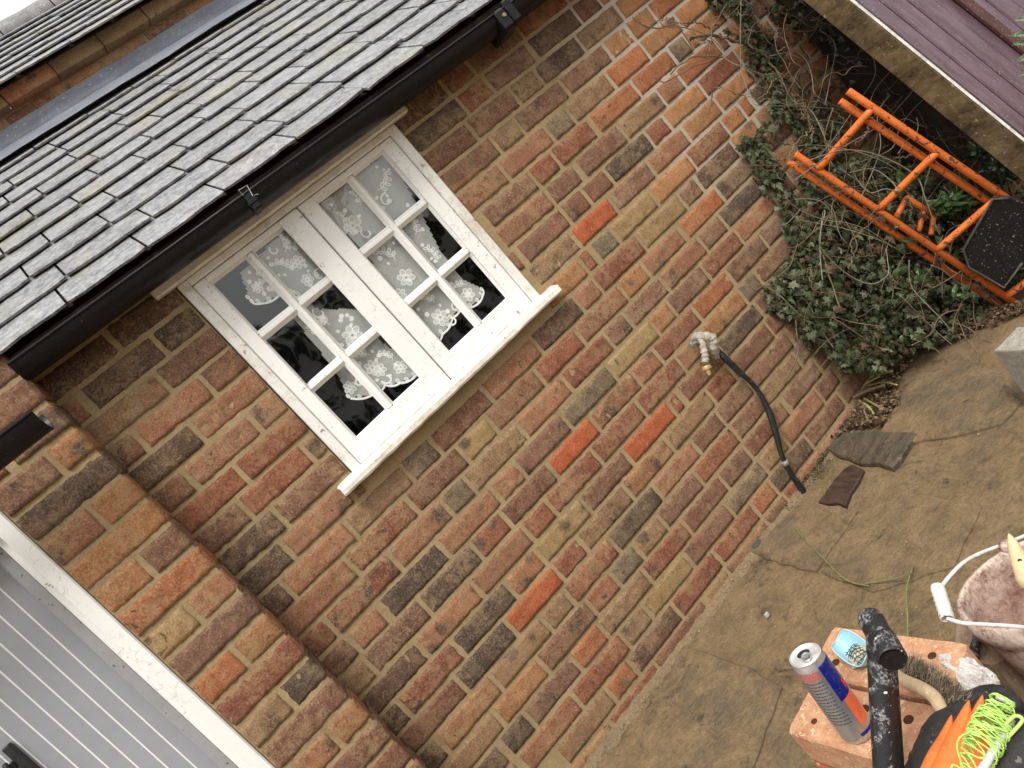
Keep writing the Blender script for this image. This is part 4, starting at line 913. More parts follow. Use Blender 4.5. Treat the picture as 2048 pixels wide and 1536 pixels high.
# cut stalks pile
def stick(px,h,r,c,name_lab,mat=None):
    P=spl([onZ(u,v,z) for (u,v),z in zip(px,h)],4); m=MB(); m.tube(P,[r*(1-.25*i/len(P))*(1+.15*math.sin(i*1.7)) for i in range(len(P))],8,0,c); m.build('cut_stalk',mat or M_CUT,label=name_lab,cat='twig',group='cut yellow stalks heaped at the wall foot',smooth=True)
M_CUT=simple('cut_stalk_bark',(.16,.13,.05),(.40,.36,.15),40,.6,.001,.3,(.10,.06,.03),60)
SL=[([(1750,745),(1778,700),(1804,673)],(.06,.10,.16),.0055,'longest pale stalk leaning up out of the heap'),([(1700,780),(1740,755),(1785,742)],(.03,.05,.06),.006,'thick yellow green stalk lying level across the heap'),
([(1690,800),(1720,775),(1760,752)],(.03,.05,.05),.0055,'brown stalk second down in the heap'),([(1735,772),(1765,765),(1795,770)],(.04,.05,.04),.004,'thin stalk reaching right from the heap'),
([(1705,770),(1730,742),(1755,712)],(.04,.07,.09),.0065,'knobbly stalk slanting up left of the longest one'),([(1700,750),(1735,730),(1762,722)],(.05,.07,.07),.004,'thin upper stalk of the heap'),
([(1715,800),(1735,812),(1748,828)],(.03,.03,.02),.006,'short thick yellow cut end at the bottom of the heap'),([(1725,795),(1755,812),(1772,822)],(.03,.03,.01),.0045,'short stalk pointing down right below the heap'),
([(1700,812),(1718,830),(1728,842)],(.03,.02,.01),.004,'lowest thin stalk of the heap'),([(1680,812),(1725,785),(1770,770)],(.05,.06,.05),.008,'thick dark brown branch through the middle of the heap')]
for px,h,r,l in SL: stick(px,h,r,(1,1,1,1),l,M_STEM if 'dark' in l else None)
# long green twig on the slabs
tw=MB(); P=spl([onZ(1590,1057,.014),onZ(1640,1110,.02),(onZ(1690,1158,.016)),onZ(1738,1172,.014)],8); tw.tube(P,[.0024]*len(P),6)
P=spl([onZ(1725,1168,.014),onZ(1775,1160,.02),onZ(1810,1150,.03),onZ(1828,1128,.06)],6); tw.tube(P,[.0024-.0012*i/len(P) for i in range(len(P))],6)
tw.build('green_twig',simple('green_bark',(.13,.13,.05),(.22,.22,.09),40,.6,.0005),label='long thin green twig curving across the wet slabs',cat='twig',smooth=True)
tw=MB(); P=spl([onZ(1826,1130,.02),onZ(1813,1180,.03),onZ(1815,1230,.03),onZ(1816,1300,.015)],8); tw.tube(P,[.0024]*len(P),6)
for i in (4,9,14,19): tw.tube([P[i],P[i]+Vector((.008,-.01,.01))],.0011,5)
tw.build('green_twig',bpy.data.materials['green_bark'],label='second green twig running down towards the perforated bricks',cat='twig',smooth=True)
# small stones by wall
for (u,v,s_,c,l) in [(1608,938,.014,'(.55,.30,.22)','pinkish brick chip lying on the moss by the pipe'),(1513,1088,.022,'(.07,.07,.06)','small dark slate shard at the foot of the wall'),(1533,1228,.008,'(.42,.42,.40)','pale translucent flake stuck on the wet paving')]:
    m=MB(); p=onZ(u,v,.012); poly=[p+Vector((math.cos(a)*s_*(1+.3*nz(a,u)),math.sin(a)*s_*.55*(1+.4*nz(a,v)),.004)) for a in [i*.785 for i in range(8)]]
    q=eval(c); m.prism(poly,(0,0,-.012),inset=.002); m.build('stone_chip',simple('chip_%d'%u,tuple(x*.8 for x in q),q,60,.7,.001),label=l,cat='stone')
# ---------------------------------------------------------------- timber panel, upper right
XS=2.2; A=onX(1698,0,XS); B=onX(2048,285,XS); dd=(B-A).normalized(); e=Vector((1,0,0)); nn=e.cross(dd); 
if nn.y>0: nn=-nn
back=-nn
pn=thing('boarded_panel',B+dd*.3,'dark purple brown boarded timber panel with a mossy edge beam, standing over the orange steps','timber panel')
def PP(a,t,h=0): return A+e*a+dd*t+nn*h
M_PUR=simple('purple_stained_boards',(.060,.032,.040),(.150,.098,.122),6,.30,.0014,.5,(.34,.31,.29),190,(6,1,1),sth=.68)
M_MOSS=simple('mossy_beam',(.035,.024,.013),(.21,.155,.080),8,.85,.003,.2,(.30,.26,.16),60,(.8,.8,1.5))
t0,t1=-.6,1.05
def pbox(mb,a0,a1,s0,s1,h0,h1,m=0,bev=.002):
    Mx=Matrix((( e.x,dd.x,nn.x,A.x),(e.y,dd.y,nn.y,A.y),(e.z,dd.z,nn.z,A.z),(0,0,0,1)))
    mb.box((a0,s0,h0),(a1,s1,h1),m,bev=bev,Mx=Mx)
m=MB(); pbox(m,0,.028,t0,t1,-.098,-.0005,0,.004); m.build('edge_beam',M_MOSS,pn)
m=MB(); pbox(m,.0005,.012,t0,t1,-.0004,.0025,0,.001); m.build('bare_edge',simple('scuffed_edge',(.30,.28,.26),(.75,.72,.68),35,.7,.001),pn)
m=MB(); a=.0125
for i in range(15):
    pbox(m,a,a+.0715,t0,t1,-.022,.0015*((i*7)%3-1)+.001,0,.004)
    a+=.0755
pbox(m,.01,1.15,t0,t1,-.034,-.0225,1,0); m.build('boards',[M_PUR,M_DARK],pn)
m=MB(); pbox(m,.285,.325,t0,t1,.0035,.018,0,.003); m.build('batten',simple('maroon_batten',(.05,.018,.016),(.08,.03,.026),9,.6,.001,.4,(.3,.28,.26),170),pn)
# added dark sheet standing in for the deep shade behind the panel
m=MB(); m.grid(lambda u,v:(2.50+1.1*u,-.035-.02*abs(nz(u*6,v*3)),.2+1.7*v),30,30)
m.build('shade_sheet',M_DARK,label='black sheet added on the wall to stand in for deep shade beside the boarded panel',cat='sheet')
# ---------------------------------------------------------------- orange folding steps
sp_=thing('folding_steps',onZ(2020,606,0),'orange painted folding platform steps with a black tread, folded against the ivy','step ladder')
M_OR=simple('orange_enamel',(.62,.125,.020),(.80,.21,.045),22,.42,.0012,.45,(.09,.06,.045),62,sth=.615)
T1=onY(1590,308,-.16); B1=onZ(2030,606,.02); rr_=(B1-T1).normalized()
# opposite rail: same direction, displaced square to the rail along the ray of its top end
d2=ray(1696,182); k=((T1-CAM).dot(rr_))/(d2.dot(rr_)); T2=CAM+d2*k
if not(.2<(T2-T1).length<.75): T2=onY(1696,182,-.16)
s_=T2-T1; nrm_=rr_.cross(s_).normalized()
if nrm_.y>0: nrm_=-nrm_
Ln=(B1-T1).length
d3=ray(1577,324); T1b=CAM+d3*((T1-CAM).length/d3.length*1.015); off=T1b-T1
def fr(name,o,t_a,t_b,rad=.0120):
    m=MB(); 
    for q in(T1,T2): m.tube([q+o+rr_*t_a,q+o+rr_*(t_a+.002),q+o+rr_*(Ln*t_b)],rad,14)
    return m
m=fr('a',Vector(),0,1.0); m.build('front_rail',M_OR,sp_,smooth=True)
m=fr('b',off,0,.985); m.tube([T1+off+rr_*(Ln*.38),T1+off+rr_*(Ln*.385)],.0132,14); m.build('rear_rail',M_OR,sp_,smooth=True)
def tt(u,v):
    d=ray(u,v); # param along rail 1 nearest to ray
    w0=CAM-T1; a=d.dot(d);b=d.dot(rr_);c=1.0; D=d.dot(w0);E_=rr_.dot(w0); return (a*E_-b*D)/(a*c-b*b)
for (u,v) in [(1637,338),(1761,414),(1887,486),(2015,590)]:
    t=tt(u,v); m=MB(); P=[T1+rr_*t+s_*(i/10)+nrm_*.0 for i in range(11)]; m.tube(P,.0122,14); m.build('rung',M_OR,sp_,smooth=True)
m=MB(); 
for (u0,v0,u1,v1,r) in [(1800,392,1840,352,.0),(1812,395,1870,432,.011),(1792,436,1812,398,.010),(1838,462,1846,425,.0095),(1862,470,1868,430,.010)]:
    if r: m.tube([onY(u0,v0,-.24),onY(u1,v1,-.24)],r,10)
m.build('folded_stay',M_OR,sp_,smooth=True)
def lp(u,v,h=.03):
    """point where the ray meets the plane of the steps, lifted h towards the viewer"""
    d=ray(u,v); q=T1+nrm_*h; return CAM+d*((q-CAM).dot(nrm_)/d.dot(nrm_))
m=MB(); poly=[lp(*q) for q in [(1986,397),(2018,395),(2048,407),(2080,428),(2080,470),(2044,525),(2008,575),(1937,533),(1927,497)]]
m.prism(list(reversed(poly)),-nrm_*.012,inset=.003)
rim=[p+nrm_*.004 for p in poly]; m2=MB(); m2.tube(rim[5:]+rim[:2],.0045,8)
m.build('tread',simple('black_tread',(.004,.004,.005),(.010,.010,.011),30,.5,.001,.4,(.28,.27,.24),150),sp_); m2.build('tread_rim',simple('worn_rim',(.03,.03,.028),(.10,.09,.075),60,.7,.002),sp_,smooth=True)
# ---------------------------------------------------------------- concrete block
cb=MB(); z=.215
P=[onZ(1985,700,z),onZ(2060,628,z),onZ(2200,700,z),onZ(2110,800,z)]
a=onZ(1986,702,z); u_=(onZ(2056,628,z)-a).normalized(); v_=Vector((u_.y,-u_.x,0)); 
if v_.y>0: v_=-v_
poly=[a,a+v_*.44,a+v_*.44+u_*.10,a+u_*.10]
ar=(poly[1]-poly[0]).cross(poly[2]-poly[1]).z
if ar<0: poly.reverse()
Q=[]
for i,p in enumerate(poly):
    q=poly[(i+1)%4]
    for k in range(8): Q.append(p.lerp(q,k/8)+Vector((random.uniform(-.002,.002),random.uniform(-.002,.002),0)))
cb.prism(Q,(0,0,-.215),inset=.005)
cb.build('concrete_block',simple('concrete',(.24,.225,.19),(.44,.41,.35),60,.95,.006,.1,(.12,.11,.10),120),label='grey concrete building block standing on the slabs at the photo edge',cat='block')
# ---------------------------------------------------------------- perforated bricks in the foreground
def redbrick(name,poly,z,h,holes,label,mats,group):
    m=MB(); c=sum(poly,Vector())/4
    ar=(poly[1]-poly[0]).cross(poly[2]-poly[1]).z
    if ar<0: poly=list(reversed(poly))
    Q=[]
    for i,p in enumerate(poly):
        q=poly[(i+1)%4]
        for k in range(10):
            x=p.lerp(q,k/10); cc=(c-x).normalized()*(.004 if k==0 else 0); Q.append(x+cc+Vector((random.uniform(-.0008,.0008),random.uniform(-.0008,.0008),0)))
    Q=[Vector((q.x,q.y,z)) for q in Q]; m.prism(Q,(0,0,-h),inset=.0035)
    o=m.build(name,mats,label=label,cat='brick',group=group)
    if holes:
        L=(poly[1]-poly[0]);S=(poly[3]-poly[0])
        if L.length<S.length: L,S=S,L
        for (a_,b_) in holes:
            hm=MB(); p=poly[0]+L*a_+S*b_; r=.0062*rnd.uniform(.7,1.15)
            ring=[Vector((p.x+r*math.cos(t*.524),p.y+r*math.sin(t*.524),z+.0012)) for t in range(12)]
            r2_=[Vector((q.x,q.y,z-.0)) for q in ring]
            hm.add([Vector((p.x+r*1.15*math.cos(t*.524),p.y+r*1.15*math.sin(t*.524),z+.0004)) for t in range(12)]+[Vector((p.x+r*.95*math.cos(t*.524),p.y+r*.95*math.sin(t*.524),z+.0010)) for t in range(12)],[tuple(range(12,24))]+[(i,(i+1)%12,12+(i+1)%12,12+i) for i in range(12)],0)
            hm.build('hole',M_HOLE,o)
    return o
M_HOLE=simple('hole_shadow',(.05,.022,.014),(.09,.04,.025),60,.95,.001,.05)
M_RB=simple('sandy_red_brick',(.38,.175,.10),(.60,.36,.21),38,.95,.005,.12,(.60,.42,.26),120,sth=.61)
M_RB2=simple('dark_red_brick',(.20,.055,.032),(.34,.11,.06),20,.9,.003,.2,(.5,.36,.26),130)
ZB=.437; GRP='perforated bricks piled in the foreground'
b0=onZ(1570,1462,ZB); b3=onZ(1884,1436,ZB)
n0=Vector((.300,-1.058,ZB)); 
pa=[onZ(1571,1464,ZB),onZ(1634,1384,ZB),onZ(1884,1432,ZB),onZ(1800,1545,ZB)]
LD=((pa[3]-pa[0])+(pa[2]-pa[1])).normalized(); SDv=Vector((-LD.y,LD.x,0)); 
if SDv.x<0: SDv=-SDv
H5=[(.18,.3),(.18,.7),(.5,.3),(.5,.7),(.82,.3),(.82,.7)]
o=pa[0]; P1=[o,o+LD*.232,o+LD*.232+SDv*.104,o+SDv*.104]
redbrick('perforated_brick',P1,ZB,.066,H5,'sandy topped perforated brick with the can standing on it',[M_RB],GRP)
o=o+SDv*.110-LD*.015; o2=o; P2=[o,o+LD*.245,o+LD*.245+SDv*.104,o+SDv*.104]
redbrick('perforated_brick',P2,ZB+.004,.066,H5,'orange perforated brick under the stiff brush',[M_RB],GRP)
k=0
DESC=['second layer','third layer','fourth layer','fifth layer','bottom layer']
for lv in range(5):
    z=ZB-.074*(lv+1)+.002; hh=.066
    if z<.07: hh=z-.0
    for side in (0,1):
        o=pa[0]+SDv*(.004*((lv*3)%4-1)); 
        if lv%2==0: q=o+LD*(.115*side)+Vector((.004*side,0,0)); P=[q,q+LD*.108,q+LD*.108+SDv*.215,q+SDv*.215]
        else: q=o+SDv*(.110*side); P=[q,q+LD*.225,q+LD*.225+SDv*.104,q+SDv*.104]
        redbrick('perforated_brick',P,z,max(hh,.03),None,'dark red brick in the %s of the pile, on the %s side'%(DESC[lv],('house','yard')[side] if lv%2==0 else ('door','steps')[side]),[M_RB2],GRP)
mo=MB(); o=o2+LD*.2445+SDv*.045+Vector((0,0,ZB-.060-o2.z))
def blob(mb,c,rx,ry,rz,seed,n=14,m=0,amp=.25):
    vs=[];
    for j in range(n+1):
        for i in range(n*2):
            th=math.pi*j/n; ph=math.pi*i/n; d=Vector((math.sin(th)*math.cos(ph),math.sin(th)*math.sin(ph),math.cos(th))); k=1+amp*noise.noise(d*2.2+Vector((seed,0,0)))+amp*.4*noise.noise(d*6+Vector((seed,3,0)))
            vs.append(Vector(c)+Vector((d.x*rx*k,d.y*ry*k,d.z*rz*k)))
    N=2*n; mb.add(vs,[(j*N+i,(j+1)*N+i,(j+1)*N+(i+1)%N,j*N+(i+1)%N) for j in range(n) for i in range(N)],m)
pm=lambda a,b,h: o2+LD*a+SDv*b+Vector((0,0,h))
blob(mo,pm(.232,.066,-.034),.030,.044,.040,4,22,0,.22)
mo.build('mortar_lump',simple('white_mortar',(.42,.37,.34),(.72,.70,.68),40,.95,.006,.1,(.3,.2,.15),120),label='whitish mortar smeared over the end of the far perforated brick',cat='mortar')
# ---------------------------------------------------------------- drinks can
cbp=onZ(1719,1466,ZB); d=ray(1605,1303); k=max(0.5,((cbp+Vector((0,0,.14))-CAM).dot(d))/d.dot(d)); ctp=CAM+d*k
ax=(ctp-cbp).normalized(); ch=.150; Rc=.0268
can=thing('drinks_can',cbp,'tall slim silver and blue opened drinks can standing on the near perforated brick','can')
m=MB(); base=cbp+ax*.001; prof=[(0,.004),(.018,.004),(.0215,.0),(.0235,.003),(Rc,.010),(Rc,ch-.014),(.0262,ch-.011),(.0242,ch-.004)]
seg=72; a0=ax.orthogonal().normalized(); 
tocam=(CAM-base); tocam=(tocam-ax*tocam.dot(ax)).normalized(); side=ax.cross(tocam)  # angle 0 faces the viewer side
# artwork as face colours: silver ground, blue and red panels
hs_=[0,.003,.006,.010]+[.010+(ch-.024)*i/44 for i in range(1,45)]+[ch-.011,ch-.004]
def rad(h):
    for (r0,h0),(r1,h1) in zip(prof[2:],prof[3:]):
        if h0<=h<=h1: return r0+(r1-r0)*(h-h0)/max(1e-9,h1-h0)
    return prof[-1][0]
vs=[]
for h in hs_:
    for k in range(seg):
        an=2*math.pi*k/seg; vs.append(base+ax*h+(tocam*math.cos(an)+side*math.sin(an))*rad(max(h,0)))
fs=[];mi=[]
for j in range(len(hs_)-1):
    for k in range(seg):
        an=(k+.5)/seg*360; an=an-360 if an>180 else an; h=(hs_[j]+hs_[j+1])/2/ch
        mm=0
        if .085<h<.125 and 2<an<178: mm=1
        def inblue(an,h):
            # slanted parallelogram label, upper half
            return .50+.0*an<h<.925 and (8+ (0.925-h)*10)<an<100
        if inblue(an,h): mm=1
        if .18<h<=.50 and 22<an<100: mm=2
        fs.append((j*seg+k,j*seg+(k+1)%seg,(j+1)*seg+(k+1)%seg,(j+1)*seg+k)); mi.append(mm)
b0_=len(m.v); m.v.extend([tuple(q) for q in vs]); m.c.extend([(1,1,1,1)]*len(vs)); m.f.extend(fs); m.mi.extend(mi)
m.add([base+ax*.003+(tocam*math.cos(k*.2618)+side*math.sin(k*.2618))*.0225 for k in range(24)],[tuple(reversed(range(24)))],0)
M_ALU=simple('brushed_aluminium',(.50,.50,.51),(.62,.62,.63),10,.33,.0001,.5,(.4,.36,.3),200,Metallic=.85)
m.build('body',[M_ALU,simple('blue_can_print',(.010,.018,.20),(.012,.026,.28),30,.22,.0001,.5,(.2,.2,.25),300,Metallic=.35),simple('red_can_print',(.75,.13,.05),(.80,.20,.09),30,.28,.0001,.5,Metallic=.2)],can,smooth=True)
m=MB(); m.lathe([(.0242,ch-.004),(.0250,ch-.0015),(.0250,ch),(.0238,ch),(.0232,ch-.004),(.0205,ch-.0055),(.0195,ch-.0045),(0,ch-.0045)],base,ax,48)
m.build('lid',simple('can_lid',(.62,.62,.62),(.72,.72,.71),20,.3,.0002,.5,Metallic=.6),can,smooth=True)
m=MB(); c=base+ax*(ch-.0040)+(-tocam)*.0; ux=-tocam; uy=side
def lidp(x,y,h=.0): return base+ax*(ch-.0042+h)+ux*x+uy*y
m.add([lidp(.010+.0085*math.cos(t*.3927),-.001+.0105*math.sin(t*.3927)) for t in range(16)],[tuple(range(16))],0)
m.build('opening',simple('can_opening',(.01,.01,.01),(.02,.02,.02),10,.9,.0),can)
m=MB(); ring=[lidp(-.004+.0095*math.cos(t*.3927),.0065*math.sin(t*.3927),.0022) for t in range(17)]; m.tube(ring,.0016,6,cap=False)
m.add([lidp(-.002+.006*math.cos(t*.7854),.0055*math.sin(t*.7854),.0026) for t in range(8)],[tuple(range(8))],0)
m.build('ring_pull',M_ALU,can,smooth=True)
def text_on(name,body,size,mat,fn,parent,bold=.0):
    cu=bpy.data.curves.new('txt','FONT'); cu.body=body; cu.size=1; cu.offset=bold; cu.resolution_u=3
    to=bpy.data.objects.new('txt',cu); link(to); bpy.context.view_layer.update()
    me=bpy.data.meshes.new_from_object(to.evaluated_get(bpy.context.evaluated_depsgraph_get())); bpy.data.objects.remove(to)
    m=MB(); m.add([fn(v.co.x*size,v.co.y*size) for v in me.vertices],[tuple(p.vertices) for p in me.polygons])
    bpy.data.meshes.remove(me); return m.build(name,mat,parent)
def wrap(h0,an0,rot=True):
    def fn(x,y):   # text runs up the can
        h=h0+(x if rot else y); an=R(an0)+((-y if rot else x)/Rc)
        return base+ax*h+(tocam*math.cos(an)+side*math.sin(an))*(Rc+.0003)
    return fn
M_RT=simple('red_print',(.75,.03,.03),(.8,.05,.04),40,.4,.0); M_GT=simple('dark_print',(.05,.05,.07),(.08,.08,.10),40,.5,.0)
text_on('lettering','R',.020,M_RT,wrap(ch*.56,52,False),can,.03)
for i,(tx,mt) in enumerate([('',M_RT)]*0+[('iii iiiii iiiiii',M_RT),('iiiiii iii iiii',M_RT),('iiiii iiii iiii',M_RT),('iiii iiiiiii ii',M_GT),('iiiiiiii iiii i',M_GT),('iii iiiii iiiii',M_GT),('iiiiiii iiii ii',M_GT),('iiii iiii iiiii',M_GT),('iiiii iiiiii ii',M_GT),('iii iiiiiiii ii',M_GT)]+[('',M_GT)]*7):
    # rows of small print, too fine to read
    m=MB(); h=ch*.90-i*.0058; hh=.0011; a_=-78
    random.seed(100+i)
    while a_<2:
        w_=random.uniform(4,11); n=3
        if a_+w_>4: break
        vs=[];
        for q in range(n+1):
            an=R(a_+w_*q/n)
            for z_ in(-hh,hh): vs.append(base+ax*(h+z_)+(tocam*math.cos(an)+side*math.sin(an))*(Rc+.0002))
        m.add(vs,[(2*q,2*q+2,2*q+3,2*q+1) for q in range(n)]); a_+=w_+2.2
    m.build('small_print',mt,can)
random.seed(5)
# ---------------------------------------------------------------- shovel with black T grip
G1=dep(1738,1232,.985); G2=dep(1786,1320,.905); Gm=G1.lerp(G2,.50); lo=dep(1777,1540,.945)
sh=thing('shovel',(lo.x,lo.y,0),'shovel standing upright, its black T shaped grip and shaft splashed with mortar','shovel')
def bpm():
    m=NM('black_splashed_plastic'); n1=m.noise(26,5,.7,dist=1.0); n2=m.noise(230,3,.7); n3=m.noise(90,3,.6)
    c=m.mix(m.math('MULTIPLY',m.ramp(n1,.52,.60),m.ramp(n2,.42,.58)),(.010,.010,.011),(.26,.26,.26)); c=m.mix(m.ramp(n3,.69,.71),c,(.55,.53,.50)); c=m.mix(m.ramp(n2,.70,.72),c,(.5,.48,.45))
    return m.fin(c,m.ramp(n1,.3,.7,(.30,.30,.30,1),(.55,.55,.55,1)),m.bump(n2,.0008),.5)
M_BP=bpm()
dv=(lo-Gm).normalized(); Lg=(Gm.z-.02)/(-dv.z)
m=MB(); P=[Gm+dv*t for t in (0,.03,.08,.2,.4,Lg*.8)]; m.tube(P,[.0175,.0180,.0185,.0190,.0190,.0185],20); m.build('shaft',M_BP,sh,smooth=True)
m=MB(); gd=(G2-G1).normalized(); GL_=(G2-G1).length
m.lathe([(0,-.004),(.009,-.003),(.0155,.002),(.0175,.010),(.0165,GL_*.4),(.0185,GL_*.55),(.0185,GL_-.003),(.0175,GL_),(.0155,GL_),(.0152,GL_-.0012),(0,GL_-.0012)],G1,gd,28)
m.build('grip',M_BP,sh,smooth=True)
a9=gd.orthogonal().normalized(); b9=gd.cross(a9); m=MB(); m.add([G2+gd*.0008+(a9*math.cos(t*.2618)+b9*math.sin(t*.2618))*.0150 for t in range(24)],[tuple(range(24))]); m.build('end_cap',simple('matt_black',(.006,.006,.006),(.012,.012,.012),60,.7,.0003,.2,(.2,.2,.2),150),sh)
m=MB(); e1=Gm+dv*(Lg*.78); e2=Gm+dv*(Lg*.99); sdv=dv.cross(Vector((0,1,0))).normalized(); 
m.grid(lambda u,v:tuple(e1.lerp(e2,v)+sdv*((u-.5)*.20*(1-.45*max(0,v-.6)))+dv.cross(sdv)*(.025*(2*u-1)**2)),10,10); m.grid(lambda u,v:tuple(e1.lerp(e2,v)+sdv*((u-.5)*.20*(1-.45*max(0,v-.6)))+dv.cross(sdv)*(.025*(2*u-1)**2-.003)),10,10); m.build('blade',simple('steel_blade',(.1,.1,.1),(.2,.19,.18),30,.5,.001,.5),sh,smooth=True)
# ---------------------------------------------------------------- bucket
BC=dep(2066,1156,1.20); RB_=.128
bk=thing('bucket',BC-Vector((0,0,.25)),'red brown plastic bucket splashed with white mortar, white bail handle lying out to the left','bucket')
def bucketmat():
    m=NM('splashed_red_plastic'); n1=m.noise(22,5,.75); n2=m.noise(120,5,.8)
    c=m.mix(m.ramp(n1,.35,.65),(.19,.085,.06),(.30,.15,.105)); sp__=m.ramp(m.mix(.55,n1,n2),.40,.56); 
    hz=m.n('ShaderNodeSeparateXYZ'); m.l(m.co,hz.inputs[0]); hf=m.ramp(m.math('MULTIPLY',m.math('SUBTRACT',hz.outputs[2],BC.z-.10),8.0),0,.6,(.35,.35,.35,1),(1,1,1,1))
    c=m.mix(m.math('MULTIPLY',sp__,hf),c,(.64,.53,.45)); return m.fin(c,.6,m.bump(n2,.0015),.4)
M_BK=bucketmat()
up_=(Vector((0,0,1))+Vector((.13,.18,0))).normalized(); bb=BC-up_*.25
m=MB(); m.lathe([(0,.006),(.088,.006),(.092,.0),(.0945,.004),(RB_-.004,.205),(RB_-.003,.212),(RB_+.004,.214),(RB_+.006,.232),(RB_+.0015,.250),(RB_-.006,.2505),(RB_-.0075,.243),(RB_-.006,.21),(.089,.012),(0,.010)],bb,up_,64); m.build('body',M_BK,bk,smooth=True)
for (u,v) in ((2012,1092),(2060,1248)):
    m=MB(); m.tube([dep(u,v,1.22 if v<1200 else 1.10),dep(u+8,v+2,1.20 if v<1200 else 1.10)],.012,12); m.build('ear',M_BK,bk,smooth=True)
M_BAIL=simple('white_splashed_steel',(.50,.46,.43),(.74,.71,.68),70,.7,.001,.3,(.3,.25,.2),120)
m=MB(); P=spl([dep(2054,1070,1.25),dep(2010,1088,1.23),dep(1960,1107,1.21),dep(1925,1127,1.19),dep(1900,1152,1.175),dep(1884,1172,1.165)],6); m.tube(P,.0033,8)
P=spl([dep(1893,1236,1.12),dep(1925,1246,1.11),dep(1970,1249,1.105),dep(2020,1252,1.10),dep(2062,1256,1.10)],6); m.tube(P,.0033,8); m.build('bail',M_BAIL,bk,smooth=True)
m=MB(); a=dep(1874,1172,1.165);b=dep(1895,1238,1.12); dvv=(b-a).normalized(); L_=(b-a).length
m.lathe([(.003,0),(.0095,0),(.0105,.004)]+[(.0105+(.0006 if i%2 else -.0004),.004+(L_-.008)*i/12) for i in range(13)]+[(.0105,L_),(.008,L_),(.0075,L_-.006),(.003,L_-.006)],a,dvv,20); m.build('bail_grip',M_BAIL,bk,smooth=True)
# wooden handled trowel in the bucket
tr=thing('trowel',dep(2050,1170,1.15),'trowel with a pale pointed wooden handle standing in the bucket','trowel')
m=MB(); a=dep(2017,1066,1.12); b=dep(2062,1175,1.08); L_=(b-a).length; dvv=(b-a).normalized()
m.lathe([(0,0),(.003,.004),(.008,.018),(.0125,.04),(.0145,.065),(.0155,L_*.8),(.013,L_),(0,L_)],a,dvv,24); m.build('handle',simple('pale_wood',(.50,.38,.20),(.62,.50,.30),14,.55,.0006,.3,st=(1,1,4)),tr,smooth=True)
m=MB(); m.tube([a+dvv*.043+(CAM-a).normalized()*.0105,a+dvv*.043+(CAM-a).normalized()*.0132],.0032,10); m.build('hole',M_HOLE,tr)
m=MB(); m.tube([b,b+Vector((.05,.02,-.03)),b+Vector((.06,.02,-.07))],.004,8); q=b+Vector((.06,.02,-.075)); m.prism([q+Vector((0,-.05,0)),q+Vector((.07,0,0)),q+Vector((0,.05,0)),q+Vector((-.03,0,0))],(0,0,-.002),inset=.0005); m.build('blade',simple('trowel_steel',(.2,.2,.2),(.35,.35,.34),40,.4,.0005,.5),tr)
# timber block and clamp under the bucket
tb=thing('timber_block',(onZ(1950,1290,.20).x,onZ(1950,1290,.20).y,.1),'weathered timber round standing between the bricks and the bucket','timber block')
m=MB(); c=onZ(1962,1282,.22); prof=[]
def wood(name,a,b): return simple(name,a,b,9,.85,.003,.2,(.45,.38,.28),70,(3,3,1))
poly=[]
for (u,v) in [(1906,1262),(1912,1236),(1935,1222),(1962,1218),(2020,1235),(2030,1300),(1985,1325),(1950,1322),(1915,1318),(1905,1300)]: poly.append(onZ(u,v,.22))
m.prism(list(reversed(poly)) if ((poly[1]-poly[0]).cross(poly[2]-poly[1])).z<0 else poly,(0,0,-.20),inset=.006); m.build('block',wood('weathered_wood',(.16,.11,.07),(.34,.26,.17)),tb,smooth=False)
m=MB(); m.tube([onZ(1968,1250,.235),onZ(1956,1275,.238),onZ(1948,1300,.236)],[.010,.0085,.0075],10); m.tube([onZ(1948,1300,.236),onZ(1946,1312,.238)],.0095,10); m.build('clamp',M_BP,tb,smooth=True)
# dark board under the gap
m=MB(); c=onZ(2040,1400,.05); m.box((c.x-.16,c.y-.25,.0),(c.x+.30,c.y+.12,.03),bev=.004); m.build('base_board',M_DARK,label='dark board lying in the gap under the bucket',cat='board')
# ---------------------------------------------------------------- stiff brush on the far brick
bs=thing('stiff_brush',pm(.1,.05,.01),'stiff bristle hand brush with curved pale wooden handle lying on the far brick','brush')
ZT=ZB+.004
H_=spl([onZ(1792,1348,ZT+.03),onZ(1812,1362,ZT+.034),onZ(1842,1376,ZT+.034),onZ(1868,1394,ZT+.03),onZ(1884,1420,ZT+.022),onZ(1896,1432,ZT+.018)],7)
m=MB(); m.tube(H_,[.0075+.0022*math.sin(math.pi*i/len(H_)) for i in range(len(H_))],14); m.build('handle',simple('dusty_wood',(.36,.25,.14),(.56,.44,.28),22,.8,.001,.2,(.6,.52,.4),120),bs,smooth=True)
m=MB(); Bc=spl([onZ(1812,1332,ZT+.012),onZ(1850,1350,ZT+.012),(onZ(1890,1376,ZT+.012)),onZ(1930,1415,ZT+.014)],8)
for q in range(2300):
    t=rnd.random()*(len(Bc)-1); i=int(t); p=Bc[i].lerp(Bc[min(i+1,len(Bc)-1)],t-i); tg=(Bc[min(i+1,len(Bc)-1)]-Bc[max(i-1,0)]).normalized(); sd=Vector((-tg.y,tg.x,0))
    p=p+sd*rnd.uniform(-.014,.012)+Vector((0,0,rnd.uniform(-.008,.010))); d=(sd*rnd.uniform(-.2,.9)+Vector((rnd.gauss(0,.3),rnd.gauss(0,.3),rnd.uniform(.1,.9)))).normalized()*rnd.uniform(.008,.018)
    w_=tg*.0006; m.add([p-w_,p+w_,p+d],[(0,1,2)],0,rnd.choice([(.30,.24,.16,1),(.16,.12,.08,1),(.44,.37,.26,1),(.09,.07,.05,1)]))
